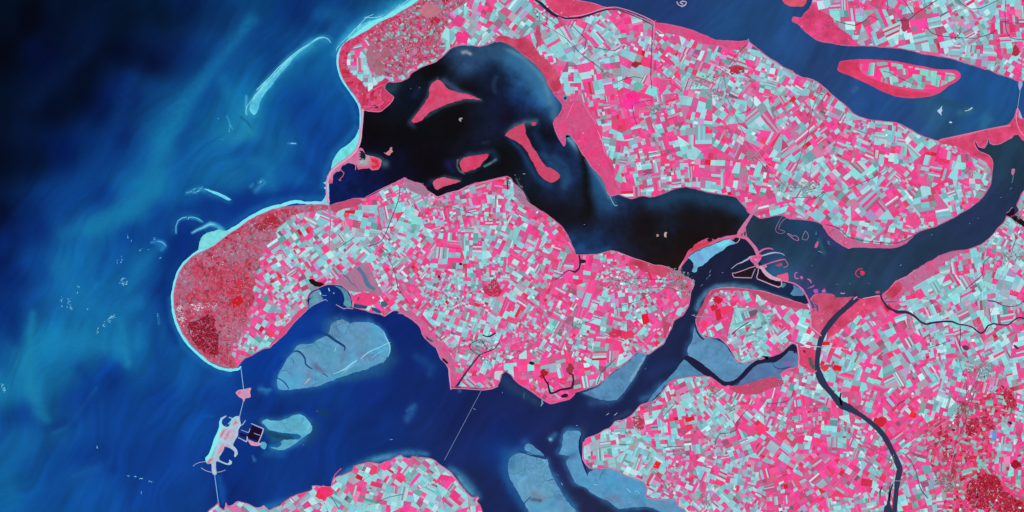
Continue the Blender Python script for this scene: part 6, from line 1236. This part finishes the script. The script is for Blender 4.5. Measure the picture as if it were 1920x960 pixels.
TOWNS = [
 (1274,524,24,16,.5,"grey harbour town on the strait at the far east tip of the central farmland"),(1284,548,10,12,0,"grey-green southern quarter of the harbour town on the strait"),(1320,152,22,11,-.2,"large pale grey-green town in the middle of the northern farmland"),(1345,178,18,10,.3,"mauve-grey town just below right of the large grey-green one"),(1355,140,14,8,0,"small grey town beside the crimson wood in the northern farmland"),
 (1225,205,14,9,.2,"grey-green village under the round pink meadow"),(1135,138,8,12,0,"grey village in the fields left of the arc-shaped ditch"),(1010,42,8,14,0,"grey village by the creek head at the top of the photo"),(1003,18,6,9,0,"small mauve village at the top edge beside the dark creek"),
 (1475,352,18,9,0,"pale grey village on the left, of two side by side in the northern farmland"),(1518,350,22,10,0,"grey town just north of the fields by the crescent salt marsh"),(1818,322,12,7,0,"small grey village close to the lake in the far east of the northern farmland"),(1412,292,12,12,.4,"grey-teal village near the black lake's north shore"),
 (900,651,17,12,-.2,"olive-grey moated town ringed by a dark canal"),(855,656,9,10,.2,"mauve-grey suburb left of the moated town"),(907,675,9,5,.3,"pale blue industrial quarter below the moated town"),(826,384,8,6,.3,"grey harbour village on the lake side of the central farmland"),(925,410,7,5,.2,"little grey village south of the narrow slot harbour"),(1080,610,12,8,0,"faint olive village in the central farmland"),(1150,525,12,7,.4,"pale village west of the grey harbour town"),(470,448,6,8,.4,"pale lilac village inside the dunes of the rounded headland"),(788,350,10,7,.4,"mauve village at the small harbour on the lake's south shore"),
 (1465,650,9,6,-.5,"grey village above the inner end of the dark curved creek"),(1335,735,12,14,.3,"mauve-grey town south of the dark curved creek"),(1322,938,12,10,.4,"grey village near the cove at the bottom of the photo"),(1582,802,10,7,.2,"grey village left of the lower canal"),(1370,765,9,7,.2,"pale speckled village among fields south of the red marsh"),
 (1838,695,28,16,.2,"largest grey town, in the eastern fields right of the canal"),(1798,672,10,7,.1,"blue-grey residential patch west of the largest eastern town"),(1895,482,28,9,-.1,"grey town at the right edge south of the lake"),(1912,404,7,12,.4,"grey harbour village at the right edge beside the dark basin"),(1780,905,22,15,.2,"grey-mauve town among woods at the lower right"),(1672,865,5,12,.1,"white industrial strip on the left bank of the lower canal"),(1808,770,14,12,.2,"mauve speckled town beside a crimson wood in the east"),(1828,735,10,6,.2,"small pale village below the largest eastern town"),(1665,915,7,10,.1,"small grey harbour quarter at the lower canal basins"),
 (782,858,9,4,.3,"small grey harbour village on the north tip of the bottom island"),(1795,70,10,6,.3,"grey village in the upper right farmland"),(1800,50,5,7,.3,"mauve hamlet in the upper right farmland"),(1538,170,10,9,.6,"grey village behind the river shore opposite the spindle island"),(1395,95,7,9,.3,"white-speckled harbour village on the river's south shore"),(585,530,0,0,0,""),(1190,600,0,0,0,""),
]
for (px, py, rx, ry, an, lb) in TOWNS:
    if rx: town(px, py, rx, ry, lb, None, an)

# country roads from town to town
LT = [(t[0], t[1]) for t in TOWNS if t[2]]
done = set(); roads = []; rc = []
for i, t in enumerate(LT):
    near = sorted(range(len(LT)), key=lambda j: (LT[j][0] - t[0]) ** 2 + (LT[j][1] - t[1]) ** 2)[1:5]
    for j in near:
        if (min(i, j), max(i, j)) in done: continue
        q = LT[j]; L = math.hypot(q[0] - t[0], q[1] - t[1])
        if L > 230: continue
        n = max(3, int(L / 14)); xs = np.linspace(t[0], q[0], n); ys = np.linspace(t[1], q[1], n)
        nx_, ny_ = -(q[1] - t[1]) / L, (q[0] - t[0]) / L; off = 14 * fbm(xs / 60 + i, ys / 60 + j, 2) * np.sin(np.linspace(0, math.pi, n))
        xs = xs + nx_ * off; ys = ys + ny_ * off
        if not any(inside(Lp, xs, ys).all() for Lp in (L1, L2, L3, L5, L6)): continue
        done.add((min(i, j), max(i, j)))
        roads.append([(float(x), float(y), random.uniform(.7, 1.1)) for x, y in zip(xs, ys)]); rc.append(random.choice([(186,120,160),(120,78,110),(196,150,180),(104,62,98)]))
merge_ribbons("road", roads, LZ + .05, .02, rc, M_STONE(), STRUCT)

# ------------------------------------------------------------------ woods
def wood(poly, label, cs=((168,30,50),(140,22,44),(185,44,66),(150,40,58),(196,52,84))):
    xs = [p[0] for p in poly]; ys = [p[1] for p in poly]; cx_, cy_ = sum(xs) / len(xs), sum(ys) / len(ys)
    root = empty("woodland", cx_, cy_, P(label, "wood")); root["kind"] = "stuff"
    fl = rough(dens([(p[0] - cx_ + 960, p[1] - cy_ + 480) for p in poly], 1.5), 2.6, .16)
    lv = mosaic(fl, 11, 3, 26, pal_from([(c_, 3) for c_ in cs] + [((206, 62, 104), .7)], 8), amp=2.5, wl=8, usebias=False, road=0, gap=0.0, angvar=1.2)
    lv = [l for l in lv if float(fbm((l[0][0][0] + cx_) / 9, (l[0][0][1] + cy_) / 9, 2)) > -.75]
    mosaic_mesh("forest_floor", lv, LZ + .06, M_WOOD(), {"kind": "stuff"}).parent = root
    V = []; F = []; C = []
    A = abs(area(poly)); n = int(A * .6)
    for k in range(n):
        x = random.uniform(min(xs), max(xs)); y = random.uniform(min(ys), max(ys))
        if not inside(poly, np.array([x]), np.array([y]))[0] or float(fbm((x + 960) / 9, (y + 480) / 9, 2)) < -.62: continue
        r = random.uniform(.45, 1.3); h = random.uniform(.03, .10); c = base(jitter(random.choice(cs), 12)); s = len(V); m = 7; a0 = random.uniform(0, 6)
        X0, Y0 = X(x - cx_ + 960), Y(y - cy_ + 480)
        for rr, hh in ((1, 0), (.75, .6), (.35, 1.0)):
            for q in range(m):
                t = a0 + q * 2 * math.pi / m; g = rr * r * S * random.uniform(.8, 1.15)
                V.append((X0 + g * math.cos(t), Y0 + g * math.sin(t), LZ + .06 + h * hh))
        for lv_ in (0, 1):
            for q in range(m):
                F.append((s + lv_ * m + q, s + lv_ * m + (q + 1) % m, s + (lv_ + 1) * m + (q + 1) % m, s + (lv_ + 1) * m + q)); C.append(c)
        F.append(tuple(s + 2 * m + q for q in range(m))); C.append(c)
    link("canopy", V, F, np.array(C), M_WOOD(), root, {"kind": "stuff"}, percorner=True)
DK = ((138,22,46),(120,20,44),(156,34,58),(110,24,46),(172,40,64))
wood(WOODS_P["dune"], "dark crimson pine wood in the south of the rounded dune headland", DK)
wood(WOODS_P["mid"], "round red wood in the middle of the central farmland", ((186,44,80),(170,40,72),(196,60,94)))
wood([(1812,912),(1822,900),(1838,890),(1852,888),(1868,892),(1876,902),(1880,918),(1895,928),(1912,940),(1925,950),(1930,972),(1905,966),(1880,962),(1858,952),(1840,956),(1822,950),(1812,936)], "largest dark crimson wood in the lower right corner", ((168,30,50),(150,24,46),(184,44,62),(196,56,90),(140,24,46)))
wood([(1812,798),(1822,786),(1832,784),(1836,796),(1833,810),(1822,818),(1810,814)], "dark crimson wood beside the speckled eastern town")
wood([(1880,738),(1892,732),(1902,746),(1908,760),(1900,768),(1890,762),(1884,752)], "crimson wood near the right edge, north of the bright blue basin", ((172,40,60),(190,56,80),(160,34,52)))
wood([(1838,782),(1850,780),(1862,792),(1870,806),(1862,806),(1850,800),(1842,795)], "narrow crimson wood running down to the bright blue basin", ((172,44,68),(186,60,84),(150,40,60)))
wood([(1776,890),(1788,872),(1792,880),(1792,896),(1782,906),(1776,904)], "small crimson wood left of the largest lower-right wood", ((176,44,70),(190,60,84)))
wood([(1799,752),(1808,754),(1814,764),(1810,778),(1803,772)], "slim crimson wood inside the mauve speckled town")
wood([(1368,134),(1380,126),(1394,128),(1396,136),(1384,140),(1370,138)], "small crimson wood right of the large grey-green northern town", ((186,40,70),(170,40,66)))
wood([(805,34),(816,32),(826,36),(822,46),(810,48)], "small red wood in the scrub of the northern headland", ((186,40,70),(170,44,60)))
wood([(828,0),(836,-4),(842,2),(834,9)], "tiny red wood at the top edge of the northern headland", ((176,30,56),(160,34,60)))
wood([(1186,782),(1198,778),(1210,790),(1206,804),(1196,808),(1188,796)], "dull red wood in the western part of the southern farmland", ((180,70,90),(160,60,80),(190,50,80)))

# ------------------------------------------------------------------ bright sheds and greenhouses that catch the eye
def shed(x, y, w, l, a, label, c=(235,245,245), grp="bright sheds and greenhouses"):
    root = empty("greenhouse", x, y, P(label, "greenhouse", grp))
    V = []; F = []; C = []
    box_mesh(V, F, C, 960, 480, w, l, .08, LZ + .06, a, base(tuple(v * .92 for v in c))); link("wall", V, F[1:], np.array(C[1:]), M_ROOF(), root, {}, percorner=True)
    V = []; F = []
    n = max(2, int(w / 1.2)); ca, sa = math.cos(a), math.sin(a)
    for k in range(n + 1):
        for sub, hh in (((k / n), .0), (((k + .5) / n), .04)):
            if sub > 1: continue
            u = (sub - .5) * w
            for v in (-l / 2, l / 2): V.append((X(960 + u * ca - v * sa), Y(480 + u * sa + v * ca), LZ + .141 + hh))
    F = [(2 * i, 2 * i + 1, 2 * i + 3, 2 * i + 2) for i in range(len(V) // 2 - 1)]
    for i, f in enumerate(F):
        p, q, r = V[f[0]], V[f[1]], V[f[2]]
        if (q[0]-p[0])*(r[1]-p[1])-(q[1]-p[1])*(r[0]-p[0]) < 0: F[i] = f[::-1]
    link("roof", V, F, base(c), M_ROOF(), root, {})
SHEDS = [(1203,64,4,7,0.1,"white greenhouse left of the north-south canal in the northern farmland"),(1414,110,3.4,5,.5,"white greenhouse near the river-shore harbour village"),(1240,66,9,3.6,.1,"long pale greenhouse on the river-side marsh"),(1165,532,5,4,.3,"brightest white shed in the middle of the central farmland"),(1157,519,3,3,.2,"small white shed just above the brightest one"),(1060,652,2,6,.1,"tall narrow white shed in the south of the central farmland"),
 (1089,630,3,3.4,.2,"small white shed below the faint olive village"),(1082,560,5,2.6,.4,"blue-white greenhouse in the centre of the central farmland"),(1904,652,0,0,0,""),(1602,692,3.4,3,.5,"white shed right of the canal bend"),(1824,638,6,5,.1,"large white square shed near the river bend in the east"),(1865,813,0,0,0,""),(1904,781,4,4,.4,"white shed close to the dark pond at the right edge"),(1711,738,4,4,.3,"pale shed north-west of the speckled eastern town"),
 (1662,253,3.4,3.6,.1,"square white greenhouse by the crimson field in the far northern farmland"),(1707,370,7,5,.5,"pair-roofed pale greenhouse in the east of the northern farmland"),(1422,782,4,3.4,.1,"small white shed east of the ditch in the southern farmland"),(1372,760,3,3,.6,"pale shed in the village south of the red marsh"),(1337,916,2.6,5,.5,"white shed beside the village near the cove"),
 (1671,858,2.6,5,.2,"white shed on the left bank of the lower canal"),(1669,866,2,3,.2,"small white shed just below the canal-bank one"),(1812,748,2.6,3,.3,"tiny white shed north of the mauve town"),(1822,738,3,3,.2,"tiny white shed by the small pale village"),(1787,793,3,4,.2,"white shed inside the mauve speckled town"),(1795,909,4,3,.2,"white shed inside the lower-right town"),(1868,938,3,4,.2,"white clearing shed in the lower-right wood"),(1800,955,3,4,.3,"white shed at the bottom edge left of the lower-right wood"),(1912,952,5,3,.2,"pale shed in the extreme lower right corner"),
 (1455,672,0,0,0,""),(620,514,3,2,.2,"small white shed near the round bay"),(711,535,4,4,.2,"pale round shed by the slate inlets"),(700,558,3,3,.2,"small pale shed among the pink meadow east of the bay"),(854,558,4,3,.2,"pale shed left of the red wood"),(1306,596,0,0,0,""),(920,624,3,3,.1,"white shed north of the moated town"),(906,672,3,3,.3,"white shed in the quarter below the moated town"),(912,678,3,2.6,.3,"second white shed, lower right in the quarter below the moated town"),(630,428,3,2,.5,"small white shed beside the mauve road in the central farmland"),(770,400,0,0,0,""),
 (1457,118,0,0,0,""),(1503,34,2.4,2.4,0,"") ]
for (x, y, w, l, a, lb) in SHEDS:
    if w and lb: shed(x, y, w, l, a, lb)
# bare blown sand and reflecting roofs in the dunes
V = []; F = []; C = []
def splat(cx0, cy0, rx, ry, n, cols, smin=.5, smax=1.6, z0=LZ + .08, ar=1.8):
    for k in range(n):
        x = cx0 + random.gauss(0, .5) * rx; y = cy0 + random.gauss(0, .5) * ry; r = random.uniform(smin, smax); an = random.uniform(0, 3.1); s = len(V)
        e = random.uniform(1, ar)
        for q in range(7):
            t = q * 2 * math.pi / 7; g = random.uniform(.7, 1.2) * r
            dx, dy = g * math.cos(t) * e, g * math.sin(t) / e
            V.append((X(x + dx * math.cos(an) - dy * math.sin(an)), Y(y + dx * math.sin(an) + dy * math.cos(an)), z0 + (k % 25) * .004))
        F.append(tuple(range(s + 6, s - 1, -1))); C.append(base(jitter(random.choice(cols), 14)))
SANDC = [(206,226,236),(180,196,214),(226,214,226),(196,150,180)]
splat(372,576,12,7,70,SANDC,.4,1.3); splat(340,596,9,14,70,SANDC,.4,1.2); splat(338,577,9,6,40,SANDC,.4,1.2); splat(360,628,8,6,10,SANDC,.3,.7); splat(359,622,3,5,14,SANDC,.4,1); splat(392,572,14,6,30,SANDC,.3,.9); splat(425,560,12,14,26,[(150,180,180),(190,150,180)],.3,.8)
splat(395,500,36,26,120,[(206,190,206),(200,60,100),(150,80,110),(200,120,160)],.3,.8); splat(370,530,30,30,90,[(200,150,180),(216,60,110),(140,70,100)],.3,.7); splat(405,640,18,22,60,[(190,40,50),(110,20,40),(90,30,50),(206,90,110)],.3,.9); splat(350,600,14,14,30,[(216,60,110),(120,50,80)],.3,.7)
splat(450,470,30,26,90,[(160,190,195),(200,60,90),(206,206,216),(120,60,90)],.3,.9); splat(440,620,24,30,90,[(120,190,190),(230,60,120),(150,160,175),(206,120,160)],.4,1.2); splat(455,540,22,24,70,[(206,40,60),(200,120,150),(130,160,170)],.4,1.1); splat(510,425,26,16,70,[(206,110,130),(150,40,60),(190,190,200)],.3,.9)
splat(770,60,50,40,160,[(216,50,110),(130,200,200),(110,60,90),(206,196,210),(150,160,170)],.35,1.0); splat(770,90,30,18,110,[(230,40,90),(216,200,210),(170,40,60),(130,200,200)],.35,.9); splat(740,45,40,18,80,[(216,60,120),(130,200,200),(150,70,110)],.35,.9); splat(680,120,0.1,.1,0,SANDC); splat(742,130,10,8,40,[(206,206,216),(216,90,140),(120,140,150)],.3,.7); splat(800,70,30,20,60,[(150,130,160),(120,190,180),(60,40,70)],.35,.9)
splat(1830,930,60,40,50,[(216,60,120),(206,206,216),(120,180,170),(110,30,50),(230,90,130)],.35,1.0); splat(1800,850,50,40,70,[(216,60,120),(206,206,216),(130,170,165),(120,40,60),(230,90,130)],.35,1.0); splat(1800,760,40,30,120,[(216,226,230),(150,90,130),(60,40,60),(120,190,180)],.35,1.0); splat(1850,720,40,20,50,[(216,226,230),(216,60,110),(60,40,60),(130,160,160)],.35,1.0)
splat(1530,575,16,14,50,[(170,50,76),(216,110,150),(190,70,90)],.4,1.0); splat(1545,595,14,16,50,[(176,50,76),(216,110,150)],.4,1.0); splat(678,302,5,5,30,[(216,226,226),(120,190,180),(226,190,206)],.3,.7); splat(690,300,6,5,20,[(206,206,206),(110,190,170)],.3,.8); splat(760,345,10,6,40,[(226,200,220),(216,80,130)],.3,.7); splat(975,362,5,20,40,[(150,160,180),(190,120,150),(60,110,120)],.4,1.1)
splat(433,814,9,8,26,[(206,226,230),(226,180,200)],.3,.6,.19); splat(426,812,4,14,12,[(226,80,120)],.5,1.1,.19); splat(1415,486,8,4,30,[(236,60,120),(226,206,220),(196,200,216)],.3,.7,.19); splat(1418,500,6,3,16,[(230,200,225),(236,60,120)],.3,.7,.19)
for i, f in enumerate(F):
    a, b, c = V[f[0]], V[f[1]], V[f[2]]
    if (b[0]-a[0])*(c[1]-a[1])-(b[1]-a[1])*(c[0]-a[0]) < 0: F[i] = f[::-1]
link("bare_patches", V, F, np.array(C), M_SAND(), None, P(None, None, None, "stuff"), percorner=True)
# farmyards and hedges dotted through the fields: one uncountable scatter
V = []; F = []; C = []
for poly in (L1, L2, L3, L5, L6):
    A = np.array(poly); x0, y0 = A.min(0); x1, y1 = A.max(0); n = int(abs(area(poly)) / 95)
    xs = rng.uniform(x0, x1, n); ys = rng.uniform(y0, y1, n); k_ = inside(shrink(poly, 3), xs, ys)
    for x, y in zip(xs[k_], ys[k_]):
        cl = random.random()
        cols = [(70,36,66),(90,50,84)] if cl < .4 else ([(216,236,236),(190,226,226)] if cl < .6 else ([(206,40,80),(150,50,80)] if cl < .8 else [(206,150,190),(150,160,176)]))
        splat(x, y, 1.5, 1.5, random.choice([1, 1, 2, 3]), cols, .28, .7, LZ + .062, 2.0)
for i, f in enumerate(F):
    a, b, c = V[f[0]], V[f[1]], V[f[2]]
    if (b[0]-a[0])*(c[1]-a[1])-(b[1]-a[1])*(c[0]-a[0]) < 0: F[i] = f[::-1]
link("farmyards", V, F, np.array(C), M_ROOF(), None, P(None, None, None, "stuff"), percorner=True)

# ------------------------------------------------------------------ ships, each with its wake
def ship(x, y, ln, ang, label, wake=0, c=(206,216,226)):
    root = empty("cargo_ship", x, y, P(label, "ship", "ships under way"))
    ca, sa = math.cos(ang), math.sin(ang)
    def T(u, v, z): return ((u * ca - v * sa) * S, -(u * sa + v * ca) * S, z)
    w = max(.45, ln * .17)
    out = [(ln / 2, 0), (ln * .38, w * .4), (ln * .25, w * .5), (-ln * .45, w * .5), (-ln / 2, w * .35), (-ln / 2, -w * .35), (-ln * .45, -w * .5), (ln * .25, -w * .5), (ln * .38, -w * .4)]
    V = [T(a, b * .8, -.02) for a, b in out] + [T(a, b, .08) for a, b in out]; n = len(out)
    F = [tuple(range(n, 2 * n))[::-1]] + [(i, (i + 1) % n, n + (i + 1) % n, n + i) for i in range(n)]
    link("hull", V, F, base(tuple(v * .8 for v in c)), M_ROOF(), root, {})
    def bx(u0, u1, vv, z0, z1, nm, cc):
        V = [T(a, b, z) for z in (z0, z1) for a, b in ((u0, -vv), (u1, -vv), (u1, vv), (u0, vv))]
        link(nm, V, [(4, 5, 6, 7), (0, 1, 5, 4), (1, 2, 6, 5), (2, 3, 7, 6), (3, 0, 4, 7)], base(cc), M_ROOF(), root, {})
    bx(-ln * .44, -ln * .28, w * .4, .08, .16, "deckhouse", (235,240,245)); bx(-ln * .22, ln * .28, w * .38, .08, .10, "hatch_cover", (150,170,200))
    if wake:
        V = [T(-ln / 2, .25, .02), T(-ln / 2, -.25, .02), T(-ln / 2 - wake, -.55, .02), T(-ln / 2 - wake, .55, .02)]
        ox, oy = X(x), Y(y); V = [(a + ox, b + oy, z) for a, b, z in V]
        link("wake", V, [(0, 1, 2, 3)], base((86,110,150)), M_SAND(), None, P(None, None, None, "stuff"))
SHIPS = [(1331,516,4,-.9,"upper bright ship in the dark strait east of the grey harbour town",8),(1332,508,3.4,-1.1,"small ship just above the bright one in the dark strait",3),(1317,534,3.4,-.6,"ship with a short wake, lowest in the dark strait",3),(1355,511,3,-.3,"faint small ship in the dark strait left of the basins",0),(1140,776,6,-.6,"left of two parallel ships in the channel off the southern farmland",2),(1155,776,7,-.7,"right of two parallel ships in the channel off the southern farmland",3),(1082,798,4,.1,"faint ship in the dark channel above the wedge of tidal flats",0),
 (1046,891,2.6,1.2,"tiny white ship in the dark bottom channel, upper of two",0),(1054,908,5,1.1,"white ship in the dark bottom channel, lower of two",2),(890,767,4.4,.3,"white ship just right of the very long bridge",0),(734,824,5,0,"faint ship between the crescent sandbank and the long bridge",0),(595,771,2.4,0,"tiny speck of a ship above the crescent sandbank",0),(942,736,2.8,1.4,"tiny white ship off the southern shore of the central farmland",0),(569,834,2.6,0,"tiny ship just below the crescent sandbank",0),(1210,691,3,-1,"small ship beside the narrow tidal flat",0),
 (1834,409,2.6,0,"tiny white ship in the lake, upper right of two near the eastern shore",0),(1818,419,2.4,.4,"tiny white ship in the lake, lower left of two near the eastern shore",0),(1747,440,3,-.3,"tiny ship close under the eastern end of the northern farmland",0),(1877,370,3,0,"tiny grey ship near the right-edge harbour",0),(1689,497,4,-.6,"white ship in the lake near the pale salt marsh shore",0),(1522,498,2.4,0,"tiny ship alone in the west of the grey-blue lake",0),(1570,533,2.6,0,"left of three tiny ships off the pink marsh",0),(1593,532,2.2,0,"middle of three tiny ships off the pink marsh",0),(1629,531,2.6,0,"right of three tiny ships off the pink marsh",0),
 (1096,421,2.8,0,"small brown-grey ship in the black middle lake",0),(983,326,5,-.05,"thin pale ship on the black lake left of the bone-shaped island",0),(966,328,3,0,"small dull ship left of the thin pale one on the black lake",0),(183,840,3,1.0,"faint small ship in the open sea at the lower left",0),(770,166,1.8,0,"tiny pale boat left of the three-pointed island",0),(787,164,2.4,-1,"tiny boat just left of the three-pointed island's top",0)]
for x, y, ln, an, lb, wk in SHIPS: ship(x, y, ln, an, lb, wk)
